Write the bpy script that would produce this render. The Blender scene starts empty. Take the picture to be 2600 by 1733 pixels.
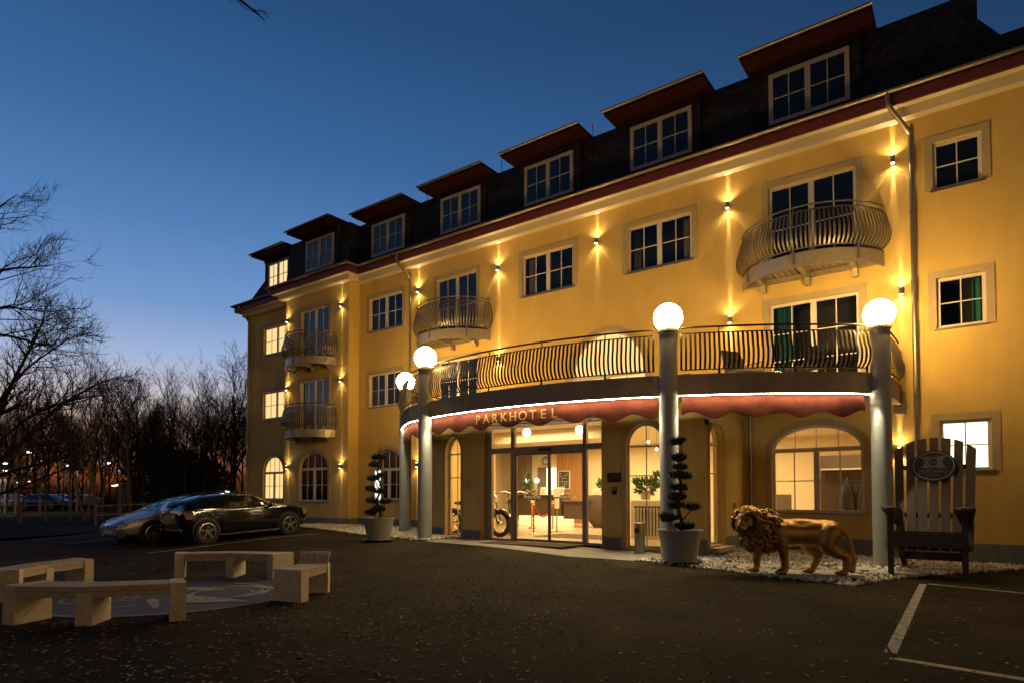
import bpy, bmesh, math, random
from mathutils import Vector, Matrix, Euler
R_ = math.radians
sc = bpy.context.scene
COL = sc.collection
# ------------------------------------------------------------------ camera, sky, exposure
cd = bpy.data.cameras.new('camera'); cam = bpy.data.objects.new('camera', cd); COL.objects.link(cam)
cam.location = (0, 0, 1.55); cam.rotation_euler = (R_(91.83), 0, R_(36.46))
cd.sensor_width = 36; cd.lens = 22.154; cd.shift_y = 0.1302; cd.clip_start = .1; cd.clip_end = 2000
sc.camera = cam
sc.view_settings.view_transform = 'Standard'; sc.view_settings.look = 'None'
sc.view_settings.exposure = 0.0; sc.view_settings.gamma = 1
sc.cycles.use_denoising = True
sc.cycles.max_bounces = 6; sc.cycles.diffuse_bounces = 3; sc.cycles.glossy_bounces = 3
sc.cycles.transparent_max_bounces = 12; sc.cycles.sample_clamp_indirect = 3.0
sc.cycles.caustics_reflective = False; sc.cycles.caustics_refractive = False

def make_world():
    w = bpy.data.worlds.new('World'); sc.world = w; w.use_nodes = True
    n = w.node_tree.nodes; l = w.node_tree.links
    bg = n['Background']
    tc = n.new('ShaderNodeTexCoord'); sx = n.new('ShaderNodeSeparateXYZ'); l.new(tc.outputs['Generated'], sx.inputs[0])
    cr = n.new('ShaderNodeValToRGB'); e = cr.color_ramp
    stops = [(0.0, (.05, .012, .004)), (.028, (.20, .05, .016)), (.062, (.46, .20, .08)), (.098, (.56, .38, .29)), (.135, (.56, .50, .55)),
             (.19, (.34, .44, .66)), (.26, (.165, .30, .58)), (.36, (.078, .20, .455)), (.46, (.040, .132, .335)), (.60, (.020, .078, .215)), (1.0, (.008, .038, .115))]
    e.elements[0].position = stops[0][0]; e.elements[0].color = stops[0][1] + (1,)
    e.elements[1].position = 1.0; e.elements[1].color = stops[-1][1] + (1,)
    for p, c in stops[1:-1]:
        q = e.elements.new(p); q.color = c + (1,)
    l.new(sx.outputs['Z'], cr.inputs[0])
    # the sky is brighter on the sunset side (azimuth about 160 degrees)
    dt = n.new('ShaderNodeVectorMath'); dt.operation = 'DOT_PRODUCT'; dt.inputs[1].default_value = (math.cos(R_(165)), math.sin(R_(165)), 0)
    l.new(tc.outputs['Generated'], dt.inputs[0])
    mr = n.new('ShaderNodeMapRange'); mr.inputs['From Min'].default_value = -.25; mr.inputs['From Max'].default_value = .9
    mr.inputs['To Min'].default_value = .10; mr.inputs['To Max'].default_value = 1.12
    l.new(dt.outputs['Value'], mr.inputs['Value'])
    mx = n.new('ShaderNodeVectorMath'); mx.operation = 'SCALE'
    l.new(cr.outputs[0], mx.inputs[0]); l.new(mr.outputs[0], mx.inputs['Scale'])
    sky = n.new('ShaderNodeTexSky'); sky.sky_type = 'NISHITA'; sky.sun_disc = False
    sky.sun_elevation = R_(-3.0); sky.sun_rotation = R_(-75)
    sk = n.new('ShaderNodeVectorMath'); sk.operation = 'SCALE'; sk.inputs['Scale'].default_value = .06
    l.new(sky.outputs[0], sk.inputs[0])
    ad = n.new('ShaderNodeVectorMath'); ad.operation = 'ADD'
    l.new(mx.outputs[0], ad.inputs[0]); l.new(sk.outputs[0], ad.inputs[1])
    # added warm fill light, low in the sky opposite the sunset
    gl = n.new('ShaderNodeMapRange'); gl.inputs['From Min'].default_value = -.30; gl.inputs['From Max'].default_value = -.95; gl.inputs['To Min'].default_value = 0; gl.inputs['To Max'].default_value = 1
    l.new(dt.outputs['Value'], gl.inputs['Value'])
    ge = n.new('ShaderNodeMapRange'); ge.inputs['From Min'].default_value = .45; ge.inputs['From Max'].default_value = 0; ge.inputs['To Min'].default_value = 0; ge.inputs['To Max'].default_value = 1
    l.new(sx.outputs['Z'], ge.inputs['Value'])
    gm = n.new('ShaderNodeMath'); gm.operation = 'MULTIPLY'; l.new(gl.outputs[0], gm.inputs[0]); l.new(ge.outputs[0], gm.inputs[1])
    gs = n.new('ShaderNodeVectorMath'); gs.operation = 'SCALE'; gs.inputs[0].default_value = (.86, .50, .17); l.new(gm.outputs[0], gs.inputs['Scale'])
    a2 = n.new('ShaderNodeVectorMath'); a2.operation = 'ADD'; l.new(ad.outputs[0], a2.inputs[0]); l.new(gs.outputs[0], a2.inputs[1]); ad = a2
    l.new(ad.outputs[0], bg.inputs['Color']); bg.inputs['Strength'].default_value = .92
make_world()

# ------------------------------------------------------------------ materials
MATS = {}
def mat(name, color, rough=.6, metal=0., var=0., vscale=6., bump=0., bscale=60., emit=None, estr=1., spec=.5, coat=0., alpha=None, var2=None, det=4):
    if name in MATS: return MATS[name]
    m = bpy.data.materials.new(name); m.use_nodes = True; MATS[name] = m
    n = m.node_tree.nodes; l = m.node_tree.links; b = n['Principled BSDF']
    b.inputs['Base Color'].default_value = tuple(color) + (1,)
    b.inputs['Roughness'].default_value = rough; b.inputs['Metallic'].default_value = metal
    b.inputs['Specular IOR Level'].default_value = spec; b.inputs['Coat Weight'].default_value = coat
    b.inputs['Coat Roughness'].default_value = .04
    tc = n.new('ShaderNodeTexCoord')
    if var or var2:
        no = n.new('ShaderNodeTexNoise'); no.inputs['Scale'].default_value = vscale; no.inputs['Detail'].default_value = det; no.inputs['Roughness'].default_value = .62
        l.new(tc.outputs['Object'], no.inputs['Vector'])
        cr = n.new('ShaderNodeValToRGB'); cr.color_ramp.elements[0].position = .3; cr.color_ramp.elements[1].position = .7
        lo = tuple(max(0, c * (1 - var)) for c in color); hi = tuple(min(1, c * (1 + var)) for c in color)
        if var2: lo, hi = tuple(color), tuple(var2)
        cr.color_ramp.elements[0].color = lo + (1,); cr.color_ramp.elements[1].color = hi + (1,)
        l.new(no.outputs['Fac'], cr.inputs[0]); l.new(cr.outputs[0], b.inputs['Base Color'])
    if bump:
        nb = n.new('ShaderNodeTexNoise'); nb.inputs['Scale'].default_value = bscale; nb.inputs['Detail'].default_value = 5
        l.new(tc.outputs['Object'], nb.inputs['Vector'])
        bu = n.new('ShaderNodeBump'); bu.inputs['Strength'].default_value = bump; bu.inputs['Distance'].default_value = .02
        l.new(nb.outputs['Fac'], bu.inputs['Height']); l.new(bu.outputs[0], b.inputs['Normal'])
    if emit:
        b.inputs['Emission Color'].default_value = tuple(emit) + (1,); b.inputs['Emission Strength'].default_value = estr
    return m

def glass_mat(name, tint=(.9, .9, .88), refl=.9, rough=.015):
    m = bpy.data.materials.new(name); m.use_nodes = True; MATS[name] = m
    n = m.node_tree.nodes; l = m.node_tree.links; n.remove(n['Principled BSDF'])
    out = n['Material Output']; tr = n.new('ShaderNodeBsdfTransparent'); tr.inputs[0].default_value = tint + (1,)
    gl = n.new('ShaderNodeBsdfGlossy'); gl.inputs['Roughness'].default_value = rough; gl.inputs[0].default_value = (refl, refl, refl, 1)
    fr = n.new('ShaderNodeFresnel'); fr.inputs[0].default_value = 1.45
    mi = n.new('ShaderNodeMixShader'); l.new(fr.outputs[0], mi.inputs[0]); l.new(tr.outputs[0], mi.inputs[1]); l.new(gl.outputs[0], mi.inputs[2])
    l.new(mi.outputs[0], out.inputs[0]); return m

def vinyl_mat(name):
    m = bpy.data.materials.new(name); m.use_nodes = True; MATS[name] = m
    n = m.node_tree.nodes; l = m.node_tree.links; n.remove(n['Principled BSDF'])
    t = n.new('ShaderNodeBsdfTranslucent'); t.inputs[0].default_value = (.95, .93, .88, 1); d = n.new('ShaderNodeBsdfDiffuse'); d.inputs[0].default_value = (.9, .9, .88, 1)
    mi = n.new('ShaderNodeMixShader'); mi.inputs[0].default_value = .35; l.new(t.outputs[0], mi.inputs[1]); l.new(d.outputs[0], mi.inputs[2]); l.new(mi.outputs[0], n['Material Output'].inputs[0])
vinyl_mat('vinyl_white')

def wood_mat(name, c1, c2, scale=(1, 1, 12), rough=.6, bump=.15):
    m = mat(name, c1, rough); n = m.node_tree.nodes; l = m.node_tree.links; b = n['Principled BSDF']
    tc = n.new('ShaderNodeTexCoord'); mp = n.new('ShaderNodeMapping'); mp.inputs['Scale'].default_value = scale
    no = n.new('ShaderNodeTexNoise'); no.inputs['Scale'].default_value = 3; no.inputs['Detail'].default_value = 6
    cr = n.new('ShaderNodeValToRGB'); cr.color_ramp.elements[0].position = .3; cr.color_ramp.elements[1].position = .75
    cr.color_ramp.elements[0].color = c1 + (1,); cr.color_ramp.elements[1].color = c2 + (1,)
    l.new(tc.outputs['Object'], mp.inputs[0]); l.new(mp.outputs[0], no.inputs['Vector']); l.new(no.outputs['Fac'], cr.inputs[0]); l.new(cr.outputs[0], b.inputs['Base Color'])
    bu = n.new('ShaderNodeBump'); bu.inputs['Strength'].default_value = bump; bu.inputs['Distance'].default_value = .01
    l.new(no.outputs['Fac'], bu.inputs['Height']); l.new(bu.outputs[0], b.inputs['Normal']); return m

def slate_mat(name):
    m = mat(name, (.012, .013, .016), .65, spec=.15); n = m.node_tree.nodes; l = m.node_tree.links; b = n['Principled BSDF']
    tc = n.new('ShaderNodeTexCoord'); mp = n.new('ShaderNodeMapping'); mp.inputs['Rotation'].default_value = (R_(90), 0, 0)
    br = n.new('ShaderNodeTexBrick'); br.inputs['Scale'].default_value = 2.2; br.inputs['Mortar Size'].default_value = .012
    br.inputs['Color1'].default_value = (.010, .011, .014, 1); br.inputs['Color2'].default_value = (.026, .027, .031, 1); br.inputs['Mortar'].default_value = (.003, .003, .004, 1)
    br.inputs['Row Height'].default_value = .3; br.inputs['Brick Width'].default_value = .42
    l.new(tc.outputs['Object'], mp.inputs[0]); l.new(mp.outputs[0], br.inputs['Vector']); l.new(br.outputs['Color'], b.inputs['Base Color'])
    bu = n.new('ShaderNodeBump'); bu.inputs['Strength'].default_value = .5; bu.inputs['Distance'].default_value = .02; bu.invert = True
    l.new(br.outputs['Fac'], bu.inputs['Height']); l.new(bu.outputs[0], b.inputs['Normal']); return m

WARM = (1.0, .62, .22); PALE = (1.0, .70, .32)
mat('wall_paint', (.67, .452, .128), .85, var=.07, vscale=.9, bump=.5, bscale=45)
mat('plinth_paint', (.20, .205, .20), .85, var=.15, vscale=2, bump=.4, bscale=50)
mat('surround_paint', (.42, .325, .18), .8, var=.08, vscale=3, bump=.3, bscale=50)
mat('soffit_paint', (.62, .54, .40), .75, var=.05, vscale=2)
mat('fascia_red', (.10, .018, .010), .6, var=.15, vscale=3)
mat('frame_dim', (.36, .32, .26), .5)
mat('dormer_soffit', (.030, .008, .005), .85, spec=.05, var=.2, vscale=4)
mat('zinc', (.30, .25, .19), .42, metal=.9, var=.15, vscale=8)
mat('rail_metal', (.17, .14, .105), .45, metal=.6)
mat('galvanised', (.33, .28, .21), .42, metal=.6, var=.15, vscale=12, bump=.05, bscale=30)
mat('dark_iron', (.030, .022, .016), .5, metal=.5)
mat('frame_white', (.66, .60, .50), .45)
mat('door_metal', (.34, .27, .20), .45, metal=.3)
mat('dark_glass', (.006, .008, .012), .06, spec=.6, bump=.06, bscale=2.5)
mat('dark_room', (.02, .018, .015), .9)
mat('curtain_teal', (.02, .16, .13), .8)
mat('curtain_pale', (.30, .27, .22), .9)
mat('lit_pane', (.5, .4, .2), .2, emit=(1, .69, .27), estr=1.05, var=0)
mat('lit_white', (.5, .5, .45), .2, emit=(1, .90, .66), estr=1.7)
mat('lit_dormer', (.5, .4, .2), .2, emit=(1, .74, .34), estr=1.0)
mat('lit_arch', (.5, .4, .2), .2, emit=(1, .68, .26), estr=.95)
mat('concrete_slab', (.46, .35, .22), .8, var=.08, vscale=2, bump=.2, bscale=40)
mat('column_paint', (.46, .45, .38), .7, var=.05, vscale=3, bump=.15, bscale=60)
mat('awning_cloth', (.10, .026, .015), .9, var=.2, vscale=5, bump=.25, bscale=9, spec=.1)
mat('awning_gold', (.42, .26, .08), .6)
mat('led_strip', (.9, .9, .8), .5, emit=(1.0, .84, .58), estr=80)
mat('globe_glow', (.9, .9, .85), .3, emit=(1.0, .62, .20), estr=122)
mat('lamp_glow', (.9, .9, .8), .3, emit=(1, .75, .4), estr=30)
mat('lamp_metal', (.35, .33, .30), .3, metal=.9)
mat('paving_stone', (.30, .26, .20), .7, var=.15, vscale=3, bump=.2, bscale=30)
mat('floor_tile', (.50, .40, .26), .25, var=.06, vscale=2)
mat('mat_brown', (.10, .065, .035), .95, var=.2, vscale=30, bump=.4, bscale=200)
mat('white_line', (.46, .42, .36), .85, var2=(.13, .115, .095), vscale=7, det=9)
mat('worn_paint', (.38, .35, .31), .85, var2=(.12, .11, .10), vscale=6, det=9)
mat('pebble', (.56, .49, .37), .7, var=.35, vscale=3)
mat('slab_stone', (.42, .38, .30), .75, var=.12, vscale=5, bump=.2, bscale=40)
mat('leaf_tan', (.21, .11, .045), .8, var=.5, vscale=3)
mat('bench_concrete', (.54, .45, .32), .85, var=.18, vscale=9, bump=.6, bscale=70)
wood_mat('bench_wood', (.30, .235, .165), (.46, .37, .27), (4, 4, 14), .75)
mat('pot_grey', (.30, .255, .19), .7, var=.08, vscale=4, bump=.1, bscale=40)
mat('soil', (.03, .022, .015), .95, spec=.05, bump=.6, bscale=50)
mat('saucer_dark', (.035, .032, .03), .6)
mat('bark', (.05, .035, .024), .9, bump=.6, bscale=30)
mat('topiary_leaf', (.042, .058, .022), .65, var=.5, vscale=5)
mat('branch_dark', (.030, .021, .014), .9)
mat('trunk_pale', (.16, .11, .075), .9, var=.4, vscale=4)
mat('gold_lion', (.36, .205, .055), .42, metal=.85, var=.3, vscale=6, bump=.3, bscale=45)
wood_mat('chair_wood', (.036, .021, .012), (.068, .039, .022), (3, 3, 14), .65)
mat('badge_black', (.008, .009, .009), .4)
mat('badge_ring', (.17, .165, .145), .5)
mat('badge_letter', (.13, .11, .08), .5)
mat('steel_brushed', (.45, .42, .36), .28, metal=.95)
mat('black_plastic', (.012, .012, .013), .4)
mat('car_black', (.004, .004, .005), .12, coat=1., spec=.6)
mat('car_silver', (.48, .46, .43), .3, metal=.7, coat=.7)
mat('car_dark', (.02, .02, .022), .25, coat=.6)
mat('car_white', (.55, .53, .5), .25, coat=.6)
mat('car_glass', (.006, .008, .010), .04, spec=.7)
mat('tyre', (.012, .012, .012), .85)
mat('rim', (.55, .52, .48), .25, metal=.9)
mat('tail_red', (.25, .008, .006), .15, emit=(1, .03, .02), estr=.03, coat=1)
mat('head_clear', (.5, .5, .5), .08, metal=.6, coat=1)
mat('chrome', (.7, .66, .6), .12, metal=1)
mat('plate_white', (.6, .56, .48), .5)
mat('ink', (.01, .01, .012), .6)
mat('lobby_wall', (.74, .62, .40), .8)
mat('lobby_ceiling', (.75, .66, .48), .8)
mat('desk_front', (.085, .058, .038), .55)
mat('desk_top', (.05, .035, .025), .3)
wood_mat('slat_wood', (.36, .17, .06), (.55, .30, .12), (14, 1, 1), .5)
mat('taupe', (.18, .13, .09), .7)
mat('toe_light', (.9, .8, .5), .5, emit=(1, .72, .28), estr=1.6)
mat('pendant', (.9, .9, .8), .3, emit=(1, .83, .52), estr=9)
mat('brass', (.65, .40, .14), .22, metal=1)
mat('rope_red', (.45, .03, .015), .8)
mat('plant_green', (.06, .12, .03), .6, var=.5, vscale=9)
mat('paper', (.72, .66, .54), .7)
mat('board_dark', (.06, .05, .045), .6)
mat('street_glow', (.9, .9, .9), .3, emit=(.80, .84, 1.0), estr=5)
mat('street_warm', (.9, .9, .9), .3, emit=(1.0, .80, .45), estr=4)
mat('post_grey', (.25, .23, .2), .6, metal=.3)
mat('vitrine_glow', (.8, .8, .75), .4, emit=(1, .93, .76), estr=1.6)
mat('rail_wood', (.16, .12, .08), .8)
mat('slate_plain', (.012, .013, .016), .5, bump=.2, bscale=20)
slate_mat('slate')
glass_mat('clear_glass')

def weather(name, k=.16):
    m = MATS[name]; n = m.node_tree.nodes; l = m.node_tree.links; b = n['Principled BSDF']; src = b.inputs['Base Color'].links[0].from_socket
    tc = n.new('ShaderNodeTexCoord'); mp = n.new('ShaderNodeMapping'); mp.inputs['Scale'].default_value = (1.3, 1.3, .22)
    no = n.new('ShaderNodeTexNoise'); no.inputs['Scale'].default_value = 1.6; no.inputs['Detail'].default_value = 7; no.inputs['Roughness'].default_value = .7
    l.new(tc.outputs['Object'], mp.inputs[0]); l.new(mp.outputs[0], no.inputs['Vector'])
    mr = n.new('ShaderNodeMapRange'); mr.inputs['From Min'].default_value = .35; mr.inputs['From Max'].default_value = .7; mr.inputs['To Min'].default_value = 1 - k; mr.inputs['To Max'].default_value = 1 + k * .3
    l.new(no.outputs['Fac'], mr.inputs['Value']); sc2 = n.new('ShaderNodeVectorMath'); sc2.operation = 'SCALE'; l.new(src, sc2.inputs[0]); l.new(mr.outputs[0], sc2.inputs['Scale']); l.new(sc2.outputs[0], b.inputs['Base Color'])
weather('wall_paint', .10); weather('concrete_slab', .2); weather('plinth_paint', .3); weather('column_paint', .12)
def asphalt_mat():
    m = mat('asphalt', (.05, .05, .05), .9, spec=.08); n = m.node_tree.nodes; l = m.node_tree.links; b = n['Principled BSDF']
    tc = n.new('ShaderNodeTexCoord')
    a = n.new('ShaderNodeTexNoise'); a.inputs['Scale'].default_value = .35; a.inputs['Detail'].default_value = 6; a.inputs['Roughness'].default_value = .65
    v = n.new('ShaderNodeTexNoise'); v.inputs['Scale'].default_value = 90; v.inputs['Detail'].default_value = 3
    l.new(tc.outputs['Object'], a.inputs['Vector']); l.new(tc.outputs['Object'], v.inputs['Vector'])
    c1 = n.new('ShaderNodeValToRGB'); c1.color_ramp.elements[0].color = (.016, .0115, .0055, 1); c1.color_ramp.elements[1].color = (.050, .035, .016, 1)
    c1.color_ramp.elements[0].position = .35; c1.color_ramp.elements[1].position = .68
    c2 = n.new('ShaderNodeValToRGB'); c2.color_ramp.elements[0].color = (.45, .45, .45, 1); c2.color_ramp.elements[1].color = (1.7, 1.65, 1.6, 1)
    c2.color_ramp.elements[0].position = .35; c2.color_ramp.elements[1].position = .75
    mu = n.new('ShaderNodeVectorMath'); mu.operation = 'MULTIPLY'
    w = n.new('ShaderNodeTexNoise'); w.inputs['Scale'].default_value = .9; w.inputs['Detail'].default_value = 8; w.inputs['Distortion'].default_value = .8; l.new(tc.outputs['Object'], w.inputs['Vector'])
    wr = n.new('ShaderNodeMapRange'); wr.inputs['From Min'].default_value = .35; wr.inputs['From Max'].default_value = .68; wr.inputs['To Min'].default_value = .62; wr.inputs['To Max'].default_value = 1.35; l.new(w.outputs['Fac'], wr.inputs['Value'])
    ms = n.new('ShaderNodeVectorMath'); ms.operation = 'SCALE'; l.new(wr.outputs[0], ms.inputs['Scale'])
    l.new(a.outputs['Fac'], c1.inputs[0]); l.new(v.outputs['Fac'], c2.inputs[0]); l.new(c1.outputs[0], mu.inputs[0]); l.new(c2.outputs[0], mu.inputs[1]); l.new(mu.outputs[0], ms.inputs[0]); l.new(ms.outputs[0], b.inputs['Base Color'])
    bu = n.new('ShaderNodeBump'); bu.inputs['Strength'].default_value = .55; bu.inputs['Distance'].default_value = .012
    l.new(v.outputs['Fac'], bu.inputs['Height']); l.new(bu.outputs[0], b.inputs['Normal'])
asphalt_mat()

# ------------------------------------------------------------------ mesh helpers
def lerp(a, b, t): return a + (b - a) * t
def sst(t):
    t = max(0., min(1., t)); return t * t * (3 - 2 * t)
def zg(x, y): return .29 * sst((-x - .5) / 10) * sst((y - 6) / 7)     # the yard rises gently to the entrance

class Frm:                                                            # a wall's own frame: x along, z up, o outward
    def __init__(s, O, U, N): s.O = Vector(O); s.U = Vector(U).normalized(); s.N = Vector(N).normalized()
    def p(s, x, z, o=0.): return s.O + s.U * x + s.N * o + Vector((0, 0, z))
MAIN = Frm((0, 17.8, 0), (1, 0, 0), (0, -1, 0))
WING = Frm((0, 17.24, 0), (1, 0, 0), (0, -1, 0))
DORM = Frm((0, 17.75, 0), (1, 0, 0), (0, -1, 0))
DORW = Frm((0, 17.19, 0), (1, 0, 0), (0, -1, 0))

class MB:
    def __init__(s): s.v = []; s.f = []; s.m = []; s.cur = 0
    def add(s, vs, fs):
        b = len(s.v); s.v += [tuple(q) for q in vs]
        for f in fs: s.f.append(tuple(b + i for i in f)); s.m.append(s.cur)
    def quad(s, a, b, c, d): s.add([a, b, c, d], [(0, 1, 2, 3)])
    def poly(s, pts): s.add(pts, [tuple(range(len(pts)))])
    def hexa(s, p): s.add(p, [(0, 3, 2, 1), (4, 5, 6, 7), (0, 1, 5, 4), (1, 2, 6, 5), (2, 3, 7, 6), (3, 0, 4, 7)])
    def box(s, x0, x1, y0, y1, z0, z1):
        s.hexa([(x0, y0, z0), (x1, y0, z0), (x1, y1, z0), (x0, y1, z0), (x0, y0, z1), (x1, y0, z1), (x1, y1, z1), (x0, y1, z1)])
    def mbox(s, M, sx, sy, sz):                                       # box of full size sx,sy,sz under matrix M
        a, b, c = sx / 2, sy / 2, sz / 2
        s.hexa([M @ Vector(q) for q in [(-a, -b, -c), (a, -b, -c), (a, b, -c), (-a, b, -c), (-a, -b, c), (a, -b, c), (a, b, c), (-a, b, c)]])
    def fbox(s, fr, x0, x1, z0, z1, o0, o1):
        s.hexa([fr.p(x0, z0, o0), fr.p(x1, z0, o0), fr.p(x1, z0, o1), fr.p(x0, z0, o1), fr.p(x0, z1, o0), fr.p(x1, z1, o0), fr.p(x1, z1, o1), fr.p(x0, z1, o1)])
    def prism(s, pts, vec):
        n = len(pts); vec = Vector(vec); a = [Vector(q) for q in pts]; b = [q + vec for q in a]
        s.add(a + b, [tuple(reversed(range(n))), tuple(range(n, 2 * n))] + [(i, (i + 1) % n, n + (i + 1) % n, n + i) for i in range(n)])
    def beam(s, a, b, w, h, up=(0, 0, 1)):                            # rectangular bar from a to b
        a = Vector(a); b = Vector(b); t = (b - a).normalized(); u = Vector(up); x = t.cross(u)
        if x.length < 1e-4: x = t.cross(Vector((0, 1, 0)))
        x.normalize(); y = x.cross(t).normalized(); x *= w / 2; y *= h / 2
        s.hexa([a - x - y, a + x - y, a + x + y, a - x + y, b - x - y, b + x - y, b + x + y, b - x + y])
    def tube(s, path, r, n=8, cap=True, closed=False):
        P = [Vector(q) for q in path]; k = len(P); rr = r if isinstance(r, (list, tuple)) else [r] * k
        vs = []; prev = None
        for i in range(k):
            if closed: t = P[(i + 1) % k] - P[i - 1]
            else: t = P[min(i + 1, k - 1)] - P[max(i - 1, 0)]
            if t.length < 1e-9: t = Vector((0, 0, 1))
            t.normalize()
            if prev is None:
                u = t.cross(Vector((0, 0, 1)))
                if u.length < 1e-3: u = t.cross(Vector((0, 1, 0)))
            else: u = prev - t * prev.dot(t)
            if u.length < 1e-6: u = t.orthogonal()
            u.normalize(); w = t.cross(u); prev = u
            for j in range(n):
                a = 2 * math.pi * j / n; vs.append(P[i] + (u * math.cos(a) + w * math.sin(a)) * rr[i])
        fs = []
        for i in range(k if closed else k - 1):
            i2 = (i + 1) % k
            for j in range(n):
                j2 = (j + 1) % n; fs.append((i * n + j, i * n + j2, i2 * n + j2, i2 * n + j))
        if cap and not closed: fs += [tuple(reversed(range(n))), tuple(range((k - 1) * n, k * n))]
        s.add(vs, fs)
    def lathe(s, prof, n=24, M=None, a0=0., a1=2 * math.pi):
        M = M or Matrix.Identity(4); full = abs(a1 - a0 - 2 * math.pi) < 1e-6; vs = []; fs = []; m = n if full else n + 1; k = len(prof)
        for i in range(m):
            a = a0 + (a1 - a0) * i / n
            for r, z in prof: vs.append(M @ Vector((r * math.cos(a), r * math.sin(a), z)))
        for i in range(n):
            i2 = (i + 1) % m
            for j in range(k - 1): fs.append((i * k + j, i2 * k + j, i2 * k + j + 1, i * k + j + 1))
        s.add(vs, fs)
    def ball(s, c, r, n=16, m=10, sc_=(1, 1, 1), M=None):
        prof = [(max(1e-4, math.sin(math.pi * i / m)) * 1., -math.cos(math.pi * i / m)) for i in range(m + 1)]
        rot = M.to_3x3().to_4x4() if M else Matrix.Identity(4)
        s.lathe(prof, n, Matrix.Translation(Vector(c)) @ rot @ Matrix.Diagonal((r * sc_[0], r * sc_[1], r * sc_[2], 1)))
    def sweep(s, pts, nrm, prof, closed_path=False, cap=True):        # profile (o,z) along plan points (x,y) with outward vectors
        k = len(prof); vs = []; fs = []; n = len(pts)
        for (x, y), (nx, ny) in zip(pts, nrm):
            for o, z in prof: vs.append((x + nx * o, y + ny * o, z))
        for i in range(n if closed_path else n - 1):
            i2 = (i + 1) % n
            for j in range(k): j2 = (j + 1) % k; fs.append((i * k + j, i2 * k + j, i2 * k + j2, i * k + j2))
        if cap and not closed_path: fs += [tuple(range(k)), tuple(reversed(range((n - 1) * k, n * k)))]
        s.add(vs, fs)
    def strip(s, pts, nrm, prof):                                     # open profile
        k = len(prof); vs = []; fs = []
        for (x, y), (nx, ny) in zip(pts, nrm):
            for o, z in prof: vs.append((x + nx * o, y + ny * o, z))
        for i in range(len(pts) - 1):
            for j in range(k - 1): fs.append((i * k + j, (i + 1) * k + j, (i + 1) * k + j + 1, i * k + j + 1))
        s.add(vs, fs)
    def mesh_data(s, me, M=None):
        M = M or Matrix.Identity(4)
        s.add([M @ v.co for v in me.vertices], [tuple(p.vertices) for p in me.polygons])
    def build(s, name, mats, parent=None, smooth=None, loc=None, rot=None, recalc=True):
        me = bpy.data.meshes.new(name); me.from_pydata(s.v, [], s.f)
        mats = mats if isinstance(mats, (list, tuple)) else [mats]
        for q in mats: me.materials.append(MATS[q])
        if len(mats) > 1: me.polygons.foreach_set('material_index', s.m)
        if recalc and s.f:
            bm = bmesh.new(); bm.from_mesh(me); bmesh.ops.recalc_face_normals(bm, faces=bm.faces); bm.to_mesh(me); bm.free()
        if smooth is not None and s.f:
            me.polygons.foreach_set('use_smooth', [True] * len(me.polygons)); me.set_sharp_from_angle(angle=R_(smooth))
        me.update()
        o = bpy.data.objects.new(name, me); COL.objects.link(o)
        if parent: o.parent = parent
        if loc: o.location = loc
        if rot: o.rotation_euler = rot
        return o
    def finish(s, mods):                                              # evaluate modifiers, return a bare mesh
        me = bpy.data.meshes.new('work_shape'); me.from_pydata(s.v, [], s.f); o = bpy.data.objects.new('work_shape', me); COL.objects.link(o)
        for kind, kw in mods:
            md = o.modifiers.new(kind, kind)
            for k, v in kw.items(): setattr(md, k, v)
        dg = bpy.context.evaluated_depsgraph_get(); dg.update()
        res = bpy.data.meshes.new_from_object(o.evaluated_get(dg))
        bpy.data.objects.remove(o); bpy.data.meshes.remove(me); return res

def thing(name, label, cat, loc=(0, 0, 0), rz=0., group=None):
    o = bpy.data.objects.new(name, None); COL.objects.link(o); o.location = loc; o.rotation_euler = (0, 0, rz); o.empty_display_size = .2
    return tag(o, label, cat, group)
def tag(o, label, cat, group=None, kind=None):
    if label: o['label'] = label
    if cat: o['category'] = cat
    if group: o['group'] = group
    if kind: o['kind'] = kind
    return o
def struct(o, kind='structure'):
    o['kind'] = kind; return o
def copy_tree(root, loc, rz, label=None, group=None, scale=None):
    r = root.copy(); COL.objects.link(r); r.location = loc; r.rotation_euler = (0, 0, rz)
    if scale: r.scale = (scale,) * 3
    if label: r['label'] = label
    if group: r['group'] = group
    for ch in list(root.children):
        c = ch.copy(); COL.objects.link(c); c.parent = r
        for g in list(ch.children):
            d = g.copy(); COL.objects.link(d); d.parent = c
    return r
_tx = {}
def text_mesh(sx, size=1., extrude=.01, offset=0.):
    key = (sx, size, extrude, offset)
    if key in _tx: return _tx[key]
    cu = bpy.data.curves.new('letter_curve', 'FONT'); cu.body = sx; cu.size = size; cu.extrude = extrude; cu.offset = offset; cu.align_x = 'CENTER'; cu.resolution_u = 3
    o = bpy.data.objects.new('letter_curve', cu); COL.objects.link(o)
    dg = bpy.context.evaluated_depsgraph_get(); dg.update()
    me = bpy.data.meshes.new_from_object(o.evaluated_get(dg)); bpy.data.objects.remove(o); bpy.data.curves.remove(cu)
    _tx[key] = me; return me
def plan_normals(pts):                                                # outward normals for a plan polyline walked with +X (outward is -Y)
    out = []; n = len(pts)
    def nn(a, b):
        tx, ty = b[0] - a[0], b[1] - a[1]; L = math.hypot(tx, ty) or 1; return (ty / L, -tx / L)
    for i in range(n):
        a = nn(pts[i - 1], pts[i]) if i > 0 else None; b = nn(pts[i], pts[i + 1]) if i < n - 1 else None
        if a and b:
            mx, my = a[0] + b[0], a[1] + b[1]; L2 = (mx * mx + my * my) / 2 or 1; out.append((mx / L2, my / L2))
        else: out.append(a or b)
    return out
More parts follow.
